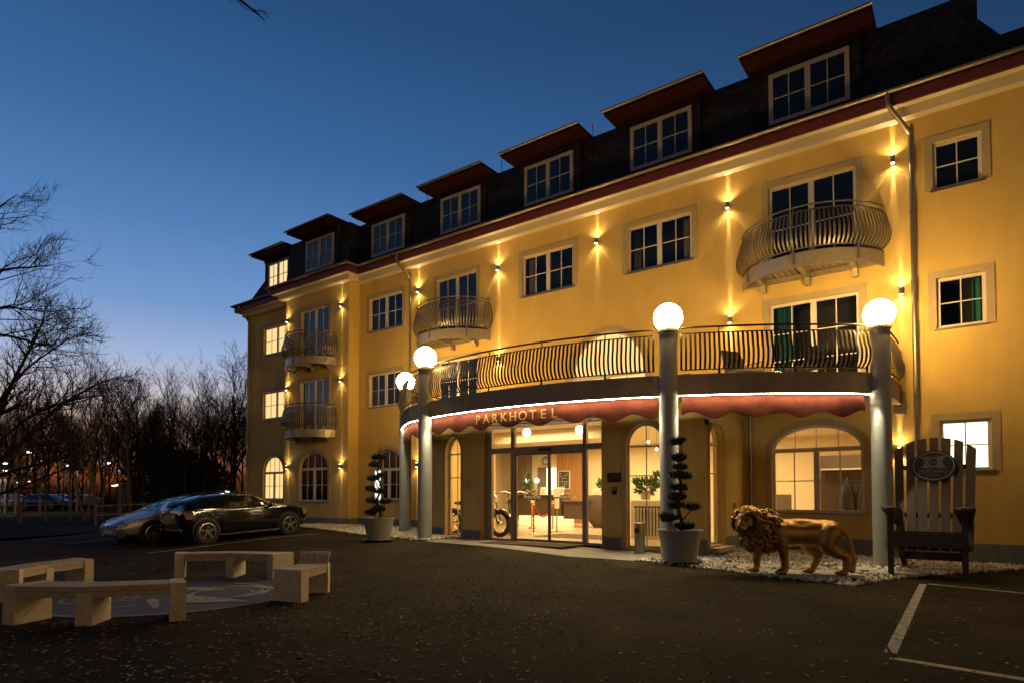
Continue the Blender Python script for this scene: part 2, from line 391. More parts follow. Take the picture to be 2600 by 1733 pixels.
def resample(pts, step):
    out = [pts[0]]; acc = 0.
    for a, b in zip(pts, pts[1:]):
        d = math.hypot(b[0] - a[0], b[1] - a[1])
        while acc + d >= step:
            t = (step - acc) / d; a = (lerp(a[0], b[0], t), lerp(a[1], b[1], t)); out.append(a); d = math.hypot(b[0] - a[0], b[1] - a[1]); acc = 0.
        acc += d
    if math.hypot(out[-1][0] - pts[-1][0], out[-1][1] - pts[-1][1]) > step * .3: out.append(pts[-1])
    return out
def catmull(P, n=10):
    out = []
    for i in range(len(P) - 1):
        p0, p1, p2, p3 = P[max(i - 1, 0)], P[i], P[i + 1], P[min(i + 2, len(P) - 1)]
        for k in range(n):
            t = k / n
            out.append(tuple(.5 * (2 * b + (-a + c) * t + (2 * a - 5 * b + 4 * c - d) * t * t + (-a + 3 * b - 3 * c + d) * t ** 3) for a, b, c, d in zip(p0, p1, p2, p3)))
    out.append(tuple(P[-1])); return out
def spot(name, loc, direction, power, ang, blend=.6, color=WARM, r=.015):
    d = bpy.data.lights.new(name, 'SPOT'); d.energy = power; d.spot_size = R_(ang); d.spot_blend = blend; d.color = color; d.shadow_soft_size = r
    o = bpy.data.objects.new(name, d); COL.objects.link(o); o.location = loc
    o.rotation_euler = Vector(direction).to_track_quat('-Z', 'Y').to_euler(); return o
def point(name, loc, power, color=WARM, r=.05):
    d = bpy.data.lights.new(name, 'POINT'); d.energy = power; d.color = color; d.shadow_soft_size = r
    o = bpy.data.objects.new(name, d); COL.objects.link(o); o.location = loc; return o
def area(name, loc, sx, sy, power, color, direction=(0, 0, -1)):
    d = bpy.data.lights.new(name, 'AREA'); d.shape = 'RECTANGLE'; d.size = sx; d.size_y = sy; d.energy = power; d.color = color
    o = bpy.data.objects.new(name, d); COL.objects.link(o); o.location = loc; o.rotation_euler = Vector(direction).to_track_quat('-Z', 'Y').to_euler(); return o
# ------------------------------------------------------------------ ground, yard, beds
def ground_sheet(poly, dz, cuts=3):
    bm = bmesh.new(); vs = [bm.verts.new((x, y, 0)) for x, y in poly]; bm.faces.new(vs)
    bmesh.ops.triangulate(bm, faces=bm.faces)
    for _ in range(cuts): bmesh.ops.subdivide_edges(bm, edges=bm.edges, cuts=1, use_grid_fill=True)
    mb = MB(); bm.verts.ensure_lookup_table()
    mb.add([(v.co.x, v.co.y, zg(v.co.x, v.co.y) + dz) for v in bm.verts], [tuple(v.index for v in f.verts) for f in bm.faces]); bm.free(); return mb
def axis(a, b, step, far):
    out = []; x = a
    while x <= b + 1e-6: out.append(x); x += step
    return [a - f for f in reversed(far)] + out + [b + f for f in far]
gx = axis(-34, 6, .5, [2, 6, 15, 40, 100, 300, 800]); gy = axis(-2, 20, .5, [2, 6, 15, 40, 100, 300, 800])
mb = MB(); mb.add([(x, y, zg(x, y)) for y in gy for x in gx], [(j * len(gx) + i, j * len(gx) + i + 1, (j + 1) * len(gx) + i + 1, (j + 1) * len(gx) + i) for j in range(len(gy) - 1) for i in range(len(gx) - 1)])
struct(mb.build('ground', 'asphalt'))
GRAVEL_R = [(-5.9, 12.35), (-4.37, 12.3), (-1.72, 12.0), (-.95, 14.3), (.74, 16.94), (4, 17.0), (4, 17.79), (-5.1, 17.79), (-5.1, 14.5), (-5.6, 14.2)]
GRAVEL_L = [(-12.25, 12.62), (-13.6, 12.75), (-16, 13.35), (-19, 14.4), (-22, 15.3), (-30.5, 15.6), (-30.5, 17.2), (-14.3, 17.2), (-14.3, 14.6), (-12.3, 14.1)]
APRON = [(-12.25, 12.5), (-9.69, 12.2), (-7.23, 11.85), (-5.9, 12.3), (-5.6, 14.2), (-7.4, 13.85), (-11.6, 13.85), (-12.25, 14.0)]
struct(ground_sheet(APRON, .012).build('entrance_paving', 'paving_stone'))
struct(ground_sheet(GRAVEL_R, .006).build('gravel_bed', 'soil'))
struct(ground_sheet(GRAVEL_L, .006).build('gravel_bed', 'soil'))
def inside(x, y, P):
    c = False; j = len(P) - 1
    for i in range(len(P)):
        if (P[i][1] > y) != (P[j][1] > y) and x < (P[j][0] - P[i][0]) * (y - P[i][1]) / (P[j][1] - P[i][1]) + P[i][0]: c = not c
        j = i
    return c
ICO = [(0, 0, -1), (.72, -.53, -.45), (-.28, -.85, -.45), (-.89, 0, -.45), (-.28, .85, -.45), (.72, .53, -.45), (.28, -.85, .45), (-.72, -.53, .45), (-.72, .53, .45), (.28, .85, .45), (.89, 0, .45), (0, 0, 1)]
ICF = [(0, 1, 2), (1, 0, 5), (0, 2, 3), (0, 3, 4), (0, 4, 5), (1, 5, 10), (2, 1, 6), (3, 2, 7), (4, 3, 8), (5, 4, 9), (1, 10, 6), (2, 6, 7), (3, 7, 8), (4, 8, 9), (5, 9, 10), (6, 10, 11), (7, 6, 11), (8, 7, 11), (9, 8, 11), (10, 9, 11)]
def pebbles(poly, n, seed, box, mound=0.):
    rnd = random.Random(seed); mb = MB(); k = 0
    while k < n:
        x = rnd.uniform(box[0], box[1]); y = rnd.uniform(box[2], box[3])
        if not inside(x, y, poly): continue
        k += 1; r = rnd.uniform(.025, .055); M = Matrix.Translation((x, y, zg(x, y) + .012 + mound * rnd.random())) @ Euler((rnd.uniform(0, 3), rnd.uniform(0, 3), rnd.uniform(0, 6))).to_matrix().to_4x4() @ Matrix.Diagonal((r, r * rnd.uniform(.6, .95), r * rnd.uniform(.4, .65), 1))
        mb.add([M @ Vector(q) for q in ICO], ICF)
    return mb
struct(pebbles(GRAVEL_R, 5200, 3, (-5.9, 1.2, 12, 17.8), .02).build('gravel', 'pebble', smooth=80), 'stuff')
struct(pebbles(GRAVEL_L, 6500, 4, (-23, -12.2, 12.5, 17.2), .03).build('gravel', 'pebble', smooth=80), 'stuff')
for i, (cx, cy, w, d, a, lab) in enumerate([(-2.75, 12.95, 2.0, .75, 29, 'long pale stone slab under the golden lion'), (-3.6, 13.45, 1.0, .6, 29, 'pale stone slab beside the lion front paw in the gravel'),
                               (-1.35, 14.3, .8, .55, 5, 'pale square slab in the gravel at the big chair left leg'), (-2.0, 14.5, .7, .5, 12, 'small pale slab in gravel between lion and big chair')]):
    mb = MB(); mb.mbox(Matrix.Identity(4), w, d, .05)
    tag(mb.build('stone_slab', 'slab_stone', loc=(cx, cy, zg(cx, cy) + .03), rot=(0, 0, R_(a))), lab, 'slab', 'stone slabs in the gravel bed')
# painted bay lines
def line(pts, w, dz=.004):
    mb = MB()
    for (x0, y0), (x1, y1) in zip(pts, pts[1:]):
        L = math.hypot(x1 - x0, y1 - y0); nx, ny = -(y1 - y0) / L * w / 2, (x1 - x0) / L * w / 2; n = max(1, int(L / .4))
        for i in range(n):
            a, b = i / n, (i + 1) / n; q = [(lerp(x0, x1, a) + nx, lerp(y0, y1, a) + ny), (lerp(x0, x1, a) - nx, lerp(y0, y1, a) - ny), (lerp(x0, x1, b) - nx, lerp(y0, y1, b) - ny), (lerp(x0, x1, b) + nx, lerp(y0, y1, b) + ny)]
            mb.add([(x, y, zg(x, y) + dz) for x, y in q], [(0, 1, 2, 3)])
    return mb
struct(line([(-.80, 13.15), (-.72, 7.24)], .11).build('parking_line', 'white_line'))
struct(line([(-.74, 13.2), (6, 11.35)], .10, .008).build('parking_line', 'white_line'))
struct(line([(-.70, 7.02), (6, 6.0)], .11).build('parking_line', 'surround_paint'))
for x, y0, y1 in [(-17.45, 7.6, 13.0), (-20.25, 7.6, 13.0), (-23.0, 7.6, 13.0), (-25.8, 7.6, 13.0)]:
    struct(line([(x, y0), (x, y1)], .10).build('parking_line', 'white_line'))
# verge and far car park
struct(ground_sheet([(-26.5, 3), (-26.5, 30), (-60, 60), (-140, 60), (-140, -20), (-26.5, -20)], .006, 2).build('verge', 'soil'))

# ------------------------------------------------------------------ hotel
hotel = thing('hotel_building', 'long yellow four storey hotel with dark slate attic and curved balconies', 'hotel', (0, 0, 0))
def ell(xc, zs, a, b, n=20): return [(xc + a * math.cos(math.pi * i / n), zs + b * math.sin(math.pi * i / n)) for i in range(n + 1)]
def wall(mb, fr, x0, x1, z0, z1, ops, depth=.15):
    xs = sorted({x0, x1} | {v for o in ops for v in o[:2]}); zs = sorted({z0, z1} | {v for o in ops for v in o[2:4]})
    xs = [v for v in xs if x0 - 1e-6 <= v <= x1 + 1e-6]; zs = [v for v in zs if z0 - 1e-6 <= v <= z1 + 1e-6]
    for i in range(len(xs) - 1):
        for j in range(len(zs) - 1):
            cx, cz = (xs[i] + xs[i + 1]) / 2, (zs[j] + zs[j + 1]) / 2
            if any(o[0] < cx < o[1] and o[2] < cz < o[3] for o in ops): continue
            mb.quad(fr.p(xs[i], zs[j]), fr.p(xs[i + 1], zs[j]), fr.p(xs[i + 1], zs[j + 1]), fr.p(xs[i], zs[j + 1]))
    for o in ops:
        a, b, c, d = o[:4]; sp = o[4] if len(o) > 4 and o[4] else None; top = sp or d
        if depth <= 0: continue
        mb.quad(fr.p(a, c), fr.p(a, top), fr.p(a, top, -depth), fr.p(a, c, -depth)); mb.quad(fr.p(b, c), fr.p(b, c, -depth), fr.p(b, top, -depth), fr.p(b, top))
        mb.quad(fr.p(a, c), fr.p(a, c, -depth), fr.p(b, c, -depth), fr.p(b, c))
        if not sp: mb.quad(fr.p(a, d), fr.p(b, d), fr.p(b, d, -depth), fr.p(a, d, -depth))
        else:
            E = ell((a + b) / 2, sp, (b - a) / 2, d - sp)
            for (p, q) in zip(E, E[1:]):
                mb.quad(fr.p(p[0], p[1]), fr.p(q[0], q[1]), fr.p(q[0], q[1], -depth), fr.p(p[0], p[1], -depth))
                mb.poly([fr.p(p[0], p[1]), fr.p(p[0], d), fr.p(q[0], d), fr.p(q[0], q[1])])
def window(fr, x0, x1, z0, z1, spring=None, sash=2, mv=1, mh=(.5,), pane='dark_glass', trim=.16, sill=True, d=.13, name='window', fw=.075, curtain=None, thin=False, fmat='frame_white', arch_mv=3, bottom_trim=False, par=None):
    mb = MB(); ft = .06; o0, o1 = -d, -d + ft; top = spring or z1; xc = (x0 + x1) / 2; a = (x1 - x0) / 2
    mb.fbox(fr, x0, x0 + fw, z0, top, o0, o1); mb.fbox(fr, x1 - fw, x1, z0, top, o0, o1); mb.fbox(fr, x0 + fw, x1 - fw, z0, z0 + fw, o0, o1)
    if not spring: mb.fbox(fr, x0 + fw, x1 - fw, z1 - fw, z1, o0, o1); ztop = z1 - fw
    else:
        th = .02 if thin else .055; mb.fbox(fr, x0 + fw, x1 - fw, spring - th, spring + th, o0, o1); ztop = spring - th
        Eo = ell(xc, spring, a, z1 - spring); Ei = ell(xc, spring, a - fw, z1 - spring - fw)
        for i in range(len(Eo) - 1):
            mb.quad(fr.p(*Eo[i], o1), fr.p(*Eo[i + 1], o1), fr.p(*Ei[i + 1], o1), fr.p(*Ei[i], o1)); mb.quad(fr.p(*Ei[i], o1), fr.p(*Ei[i + 1], o1), fr.p(*Ei[i + 1], o0), fr.p(*Ei[i], o0))
        for k in range(arch_mv):
            x = lerp(x0 + fw, x1 - fw, (k + 1) / (arch_mv + 1)); h = (z1 - spring - fw) * math.sqrt(max(0, 1 - ((x - xc) / (a - fw)) ** 2)); mb.fbox(fr, x - .012, x + .012, spring + th, spring + h, o0 + .02, o1 - .01)
    w = (x1 - x0 - 2 * fw); ms = .14 if sash == 2 else 0
    bays = [(x0 + fw, xc - ms / 2), (xc + ms / 2, x1 - fw)] if sash == 2 else [(x0 + fw, x1 - fw)]
    if sash == 2: mb.fbox(fr, xc - ms / 2, xc + ms / 2, z0 + fw, ztop, o0, o1 + .01)
    for (p, q) in bays:
        for k in range(mv): x = lerp(p, q, (k + 1) / (mv + 1)); mb.fbox(fr, x - .013, x + .013, z0 + fw, ztop, o0 + .02, o1 - .012)
        for t in mh: z = lerp(z0 + fw, ztop, t); mb.fbox(fr, p, q, z - .013, z + .013, o0 + .02, o1 - .014)
    fo = mb.build(name, fmat, par or hotel)
    mb = MB(); og = o0 + .025
    if spring: mb.poly([fr.p(x0 + .01, z0 + .01, og), fr.p(x1 - .01, z0 + .01, og)] + [fr.p(x, z, og) for x, z in ell(xc, spring, a - .01, z1 - spring - .01)])
    else: mb.quad(fr.p(x0 + .01, z0 + .01, og), fr.p(x1 - .01, z0 + .01, og), fr.p(x1 - .01, z1 - .01, og), fr.p(x0 + .01, z1 - .01, og))
    mb.build('pane', 'clear_glass' if curtain else pane, fo, recalc=False)
    if trim:
        mb = MB(); e = .022
        mb.fbox(fr, x0 - trim, x0, z0, top, 0.001, e); mb.fbox(fr, x1, x1 + trim, z0, top, 0.001, e)
        if not spring: mb.fbox(fr, x0 - trim, x1 + trim, z1, z1 + trim, 0.001, e)
        else:
            Eo = ell(xc, spring, a + trim, z1 - spring + trim); Ei = ell(xc, spring, a, z1 - spring)
            for i in range(len(Eo) - 1):
                mb.quad(fr.p(*Eo[i], e), fr.p(*Eo[i + 1], e), fr.p(*Ei[i + 1], e), fr.p(*Ei[i], e)); mb.quad(fr.p(*Eo[i], 0), fr.p(*Eo[i + 1], 0), fr.p(*Eo[i + 1], e), fr.p(*Eo[i], e))
                mb.quad(fr.p(*Ei[i], 0), fr.p(*Ei[i + 1], 0), fr.p(*Ei[i + 1], e), fr.p(*Ei[i], e))
        mb.build('surround', 'surround_paint', fo)
    if sill:
        mb = MB(); mb.fbox(fr, x0 - .06, x1 + .06, z0 - .035, z0 + .004, -d + .01, .055); mb.build('sill', 'zinc', fo)
    if curtain:
        mb = MB(); D = -1.0
        for q in [((x0, z0, D), (x1, z0, D), (x1, z1, D), (x0, z1, D)), ((x0, z0, -d), (x0, z0, D), (x0, z1, D), (x0, z1, -d)), ((x1, z0, -d), (x1, z0, D), (x1, z1, D), (x1, z1, -d)), ((x0, z1, -d), (x1, z1, -d), (x1, z1, D), (x0, z1, D)), ((x0, z0, -d), (x1, z0, -d), (x1, z0, D), (x0, z0, D))]: mb.quad(*[fr.p(*t) for t in q])
        mb.cur = 1
        for (p, q) in curtain[1]:
            n = 24; xa, xb = lerp(x0, x1, p), lerp(x0, x1, q)
            for i in range(n):
                t0, t1 = i / n, (i + 1) / n; f = lambda t: -d - .16 + .035 * math.sin(t * (xb - xa) * 55 + math.sin(t * 9))
                mb.quad(fr.p(lerp(xa, xb, t0), z0 + .02, f(t0)), fr.p(lerp(xa, xb, t1), z0 + .02, f(t1)), fr.p(lerp(xa, xb, t1), z1 - .05, f(t1)), fr.p(lerp(xa, xb, t0), z1 - .05, f(t0)))
        mb.build('curtain', ['dark_room', curtain[0]], fo)
    return fo
TE = 'curtain_teal'; PA = 'curtain_pale'
# (x0,x1,z0,z1,spring) + keyword style
W_MAIN = [
    ((-8.67, -6.60, 8.45, 9.88), dict(curtain=(PA, [(.05, .17), (.83, .95)]))), ((-12.70, -10.63, 8.45, 9.88), dict(curtain=(PA, [(.05, .15)]))), ((-20.70, -18.70, 8.45, 9.88), dict(curtain=(PA, [(.05, .2)]))),
    ((-.72, .22, 8.76, 9.90), dict(sash=1)), ((-4.45, -2.33, 7.54, 9.90), dict(sill=False)), ((-16.80, -14.78, 7.54, 9.90), dict(sill=False)),
    ((-28.58, -26.4, 8.5, 9.85), dict(pane='lit_pane')),
    ((-20.68, -18.75, 5.25, 6.65), dict(curtain=(PA, [(.05, .17)]))), ((-.70, .24, 5.45, 6.65), dict(sash=1, curtain=(TE, [(.72, .97)]))),
    ((-4.45, -2.30, 4.25, 6.68), dict(sill=False, curtain=(TE, [(.04, .26)]), mh=(.36, .68))), ((-16.70, -14.75, 4.25, 6.70), dict(sill=False, mh=(.36, .68))),
    ((-10.73, -8.07, 4.25, 6.76, 5.35), dict(sill=False, pane='lit_arch', arch_mv=2, mh=())), ((-28.58, -26.4, 5.3, 6.65), dict(pane='lit_pane')),
    ((-20.35, -18.65, 1.36, 3.45, 2.62), dict()), ((-28.5, -26.8, 1.34, 3.47, 2.65), dict(pane='lit_pane')),
    ((-4.45, -2.26, 1.10, 3.38, 2.74), dict(pane='clear_glass', fmat='frame_white')), ((-.69, .28, 2.12, 3.30), dict(sash=1, pane='lit_white'))]
W_WING = [((-24.70, -22.70, 7.54, 9.90), dict(sill=False)), ((-24.70, -22.70, 4.40, 6.70), dict(sill=False)), ((-24.75, -22.68, 1.28, 3.50, 2.72), dict(curtain=(PA, [(.04, .1), (.9, .96)])))]
mb = MB()
ops = [w[0] for w in W_MAIN]
wall(mb, MAIN, -29.9, -25.9, -.3, 10.95, [o for o in ops if o[1] < -25.9])
wall(mb, MAIN, -21.36, 4.0, -.3, 10.95, [o for o in ops if o[0] > -21.4] + [(-14.0, -5.3, -.3, 3.72)])
wall(mb, WING, -25.9, -21.36, -.3, 10.95, [w[0] for w in W_WING])
for x in (-25.9, -21.36): mb.quad((x, 17.24, -.3), (x, 17.8, -.3), (x, 17.8, 10.95), (x, 17.24, 10.95))
mb.quad((-29.9, 17.8, -.3), (-29.9, 30, -.3), (-29.9, 30, 11.4), (-29.9, 17.8, 11.4)); mb.quad((-29.9, 30, -.3), (4, 30, -.3), (4, 30, 13), (-29.9, 30, 13)); mb.quad((4, 17.8, -.3), (4, 30, -.3), (4, 30, 13), (4, 17.8, 13))
mb.build('wall', 'wall_paint', hotel)
for o, k in W_MAIN: window(MAIN, *o[:4], spring=(o[4] if len(o) > 4 else None), **k)
for o, k in W_WING: window(WING, *o[:4], spring=(o[4] if len(o) > 4 else None), **k)
# plinth
for fr, x0, x1 in [(MAIN, -29.93, -25.93), (WING, -25.93, -21.33), (MAIN, -21.33, -14.2), (MAIN, -5.15, 4)]: mb = MB(); mb.fbox(fr, x0, x1, -.3, .58 if x0 < -14 else .46, 0.002, .03); mb.build('plinth', 'plinth_paint', hotel)
mb = MB(); mb.fbox(Frm((-21.36, 17.24, 0), (0, 1, 0), (1, 0, 0)), -.03, .53, -.3, .58, .002, .03)
mb.build('plinth', 'plinth_paint', hotel)
# eaves
EAVE = [(-29.9, 30), (-29.9, 17.8), (-25.9, 17.8), (-25.9, 17.24), (-21.36, 17.24), (-21.36, 17.8), (4.0, 17.8)]
EN = plan_normals(EAVE)
mb = MB(); mb.sweep(EAVE, EN, [(-.02, 10.63), (.25, 10.63), (.25, 10.86), (.5, 10.86), (.5, 10.95), (-.02, 10.95)]); mb.build('cornice', 'soffit_paint', hotel)
mb = MB(); mb.sweep(EAVE, EN, [(.475, 10.84), (.535, 10.84), (.535, 11.10), (.475, 11.10)]); mb.build('fascia', 'fascia_red', hotel)
def gutter_prof(oc, zc, r): return [(oc + r * math.cos(a), zc + r * math.sin(a)) for a in [math.pi + math.pi * i / 8 for i in range(9)]] + [(oc + (r - .008) * math.cos(a), zc + (r - .008) * math.sin(a)) for a in [2 * math.pi - math.pi * i / 8 for i in range(9)]]
mb = MB(); mb.sweep(EAVE, EN, gutter_prof(.615, 11.17, .075))
for i in range(48):
    x = -21 + i * .53
    mb.sweep([(x, 17.8), (x + .02, 17.8)], [(0, -1), (0, -1)], gutter_prof(.615, 11.17, .083))
mb.build('gutter', 'zinc', hotel, smooth=40)
# mansard attic
MN = [(-28.35, 28), (-28.35, 17.8), (-25.9, 17.8), (-25.9, 17.24), (-21.36, 17.24), (-21.36, 17.8), (0.2, 17.8)]
mb = MB(); mb.strip(EAVE, EN, [(.56, 11.17), (0, 11.47)]); mb.strip(MN, plan_normals(MN), [(0.01, 11.40), (-.12, 13.27), (-.3, 13.3)])
mb.poly([(-29.9, 17.8, 11.47), (-28.35, 17.8, 11.47), (-28.35, 18.0, 12.7)]); mb.poly([(-29.9, 17.8, 11.47), (-28.35, 18.0, 12.7), (-28.35, 26, 12.7), (-29.9, 26, 11.47)])
mb.prism([(.2, 17.8, 11.3), (.2, 17.92, 13.28), (.2, 23, 14.6), (.2, 29, 13.2), (.2, 30, 11.3)], (-28.5, 0, 0))
mb.prism([(.202, 17.82, 11.4), (3.9, 17.82, 11.4), (3.9, 17.82, 11.98), (.61, 17.82, 11.98), (.202, 17.82, 12.54)], (0, 9, 0))
mb.build('mansard_roof', 'slate', hotel)
def dormer(fr, xc, lit=False, hw=1.57, w=.98, zb=11.57, zt=12.97):
    mb = MB(); mb.fbox(fr, xc - 1.22, xc + 1.22, 11.3, 13.26, -.5, -.001); dm = mb.build('dormer', 'slate', hotel)
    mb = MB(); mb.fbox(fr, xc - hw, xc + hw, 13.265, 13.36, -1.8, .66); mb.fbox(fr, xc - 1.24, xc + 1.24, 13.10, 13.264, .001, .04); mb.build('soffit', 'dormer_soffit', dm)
    mb = MB(); P = lambda x, z, o: fr.p(xc + x, z, o)
    mb.hexa([P(-hw, 13.362, -1.8), P(hw, 13.362, -1.8), P(hw, 13.362, .66), P(-hw, 13.362, .66), P(-.5, 13.95, -1.8), P(.5, 13.95, -1.8), P(.5, 13.8, -1.2), P(-.5, 13.8, -1.2)])
    mb.build('roof', 'slate_plain', dm)
    y = fr.O.y; mb = MB(); mb.sweep([(xc - hw - .02, y), (xc + hw + .02, y)], [(0, -1), (0, -1)], gutter_prof(.735, 13.37, .06)); mb.build('gutter', 'zinc', dm, smooth=40)
    mb = MB(); mb.tube([P(hw - .5, 13.9, -1.2), P(hw - .55, 14.45, -1.2)], .012, 5); mb.build('lightning_rod', 'dark_iron', dm)
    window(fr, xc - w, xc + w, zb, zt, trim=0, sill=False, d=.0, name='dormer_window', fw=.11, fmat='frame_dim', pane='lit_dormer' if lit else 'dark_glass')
for x in (-3.40, -7.52, -11.56, -15.53, -19.5): dormer(DORM, x)
dormer(DORW, -23.30); dormer(DORM, -27.26, lit=True, w=.86, hw=1.4)
# downpipes
def pipe(pts, r=.05):
    mb = MB(); mb.tube(catmull(pts, 5), r, 10)
    for a, b in zip(pts, pts[1:]):
        if abs(a[2] - b[2]) > 1.5:
            k = int(abs(a[2] - b[2]) / 1.9)
            for i in range(1, k + 1):
                t = i / (k + 1); c = [lerp(a[j], b[j], t) for j in range(3)]; mb.tube([(c[0], c[1], c[2] - .02), (c[0], c[1], c[2] + .02)], r + .012, 10); mb.box(c[0] - .01, c[0] + .01, c[1], c[1] + .12, c[2] - .01, c[2] + .01)
    mb.build('downpipe', 'zinc', hotel, smooth=50)
pipe([(-1.55, 17.19, 11.12), (-1.55, 17.19, 10.92), (-1.5, 17.22, 10.75), (-1.16, 17.66, 10.25), (-1.13, 17.69, 10.0), (-1.13, 17.69, 5.0), (-1.13, 17.69, 0.0)], .058)
pipe([(-18.4, 17.19, 11.12), (-18.4, 17.19, 10.9), (-18.36, 17.22, 10.75), (-18.16, 17.66, 10.25), (-18.14, 17.69, 10.0), (-18.14, 17.69, 5.0), (-18.14, 17.69, 0.1)])
pipe([(-4.97, 17.69, 3.72), (-4.97, 17.69, 2.2), (-4.97, 17.69, 0)])
pipe([(-26.6, 17.3, 11.1), (-26.55, 17.3, 10.9), (-26.1, 17.66, 10.4), (-26.05, 17.69, 10.1), (-26.05, 17.69, 0.1)])
pipe([(-29.9, 17.2, 11.1), (-29.86, 17.25, 10.9), (-29.8, 17.66, 10.4), (-29.78, 17.69, 10.1), (-29.78, 17.69, 0.1)])
# ------------------------------------------------------------------ railings and balconies
def railing(pts, nrm, zb, zt, skip=None, post_every=15, belly=.15, foot=.28, step=.1, w=.046):
    mb = MB(); seg = []; runs = []
    for i, p in enumerate(pts):
        if skip and skip(p):
            if len(seg) > 1: runs.append(seg)
            seg = []
        else: seg.append(i)
    if len(seg) > 1: runs.append(seg)
    for run in runs:
        P = [pts[i] for i in run]; N = [nrm[i] for i in run]
        mb.tube([(p[0], p[1], zt) for p in P], .022, 8)
        mb.sweep(P, N, [(-.018, zt - .14), (.018, zt - .14), (.018, zt - .12), (-.018, zt - .12)])
        mb.sweep(P, N, [(-.018, zb), (.018, zb), (.018, zb + .02), (-.018, zb + .02)])
        for k, (p, n) in enumerate(zip(P, N)):
            L = math.hypot(*n); n = (n[0] / L, n[1] / L); t = (-n[1], n[0]); post = k % post_every == post_every // 2
            if post:
                for a, b, o in ((zb - foot, zt, 0.03), ):
                    c = (p[0] + n[0] * o, p[1] + n[1] * o); mb.beam((c[0], c[1], a), (c[0], c[1], zb + .02), .05, .014, (n[0], n[1], 0))
                mb.beam((p[0], p[1], zt - .13), (p[0], p[1], zt), .02, .02)
            lv = 9; vs = []; ww = w / 2
            for q in range(lv):
                s = q / (lv - 1); z = lerp(zb + .01, zt - .125, s); o = belly * math.sin(math.pi * s ** .68) - .035 * math.sin(2 * math.pi * min(1, max(0, (s - .55) / .45))) * .5
                for a, b in ((-ww, -.006), (ww, -.006), (ww, .006), (-ww, .006)): vs.append((p[0] + t[0] * a + n[0] * (o + b), p[1] + t[1] * a + n[1] * (o + b), z))
            mb.add(vs, [(q * 4 + j, q * 4 + (j + 1) % 4, q * 4 + 4 + (j + 1) % 4, q * 4 + 4 + j) for q in range(lv - 1) for j in range(4)])
    return mb
def balcony(fr, xc, z0, half=1.71, sag=1.25, h=.36, zt=None):
    Rr = (half * half + sag * sag) / (2 * sag); a0 = math.asin(min(1, half / Rr)); a0 = math.pi - a0 if sag > Rr else a0
    y0 = fr.O.y; n = 40; P = []; N = []
    for i in range(n + 1):
        a = lerp(-a0, a0, i / n); P.append((xc + Rr * math.sin(a), y0 - (Rr * math.cos(a) - (Rr - sag)))); N.append((math.sin(a), -math.cos(a)))
    P[0] = (P[0][0], y0); P[-1] = (P[-1][0], y0)
    mb = MB(); mb.sweep(P, N, [(-.02, z0), (0, z0), (0, z0 + h), (-.02, z0 + h)]); sl = mb.build('balcony', 'galvanised', hotel, smooth=30)
    mb = MB()                                                        # ribbed deck
    k = 44
    for i in range(k):
        x0, x1 = lerp(xc - half + .03, xc + half - .03, i / k), lerp(xc - half + .03, xc + half - .03, (i + 1) / k)
        def dep(x):
            v = Rr * Rr - (x - xc) ** 2; return max(.02, math.sqrt(max(0, v)) - (Rr - sag) - .03)
        q = .035 if i % 2 else 0
        dd = min(dep(x0), dep(x1)); mb.box(x0, x1, y0 - dd, y0 - .005, z0 + .17 + q, z0 + .26)
    mb.build('deck', 'galvanised', sl)
    mb = MB(); mb.box(xc - half + .05, xc + half - .05, y0 - .2, y0 - .12, z0 + .04, z0 + .165); mb.build('cross_beam', 'galvanised', sl)
    for dx in (-1.12, -.02, 1.08):
        mb = MB(); dd = math.sqrt(Rr * Rr - dx * dx) - (Rr - sag) - .05
        mb.prism([(xc + dx - .06, y0 - .001, z0 - .14), (xc + dx - .06, y0 - .12, z0 - .14), (xc + dx - .06, y0 - .22, z0 + .03), (xc + dx - .06, y0 - dd, z0 + .05), (xc + dx - .06, y0 - dd, z0 + .165), (xc + dx - .06, y0 - .001, z0 + .165)], (.12, 0, 0))
        mb.build('bracket', 'galvanised', sl)
    rp = resample(P, .098); rn = []
    for (x, y) in rp:
        dx, dy = x - xc, y - (y0 + (Rr - sag)); L = math.hypot(dx, dy); rn.append((dx / L, dy / L))
    railing(rp, rn, z0 + h + .08, zt or z0 + 1.5, belly=.17, foot=.36).build('balcony_railing', 'rail_metal', sl, smooth=40)
balcony(MAIN, -3.45, 7.16); balcony(MAIN, -15.85, 7.16)
balcony(WING, -23.72, 7.18, half=1.52, sag=1.15, h=.33, zt=8.6); balcony(WING, -23.72, 4.04, half=1.52, sag=1.15, h=.33, zt=5.48)
# ------------------------------------------------------------------ terrace over the entrance
ARC = [(-9.4 + 11 * math.sin(a), 23.5 - 11 * math.cos(a)) for a in [R_(v) for v in [-24 + i * 3 for i in range(20)]]]
TP = catmull([(-16.5, 17.79), (-16.38, 16.4), (-15.9, 15.2), (-15.05, 14.32)] + [p for p in ARC if p[0] < -3.2] + [(-2.2, 15.15), (-1.72, 15.75), (-1.5, 16.5), (-1.45, 17.79)], 8)
TP = resample(TP, .1); TN = plan_normals(TP)
COLS = [(-1.65, 15.65), (-5.46, 13.22), (-12.65, 12.95), (-15.84, 15.25)]
near = lambda r: (lambda p: any(math.hypot(p[0] - c[0], p[1] - c[1]) < r for c in COLS))
mb = MB(); mb.prism([(x, y, 3.75) for x, y in TP], (0, 0, .46)); ter = mb.build('terrace', 'concrete_slab', hotel)
RP = [(x - n[0] * .04, y - n[1] * .04) for (x, y), n in zip(TP, TN)]
railing(RP, TN, 4.30, 5.24, skip=near(.235), post_every=16, belly=.13, foot=.3).build('terrace_railing', 'dark_iron', ter, smooth=40)
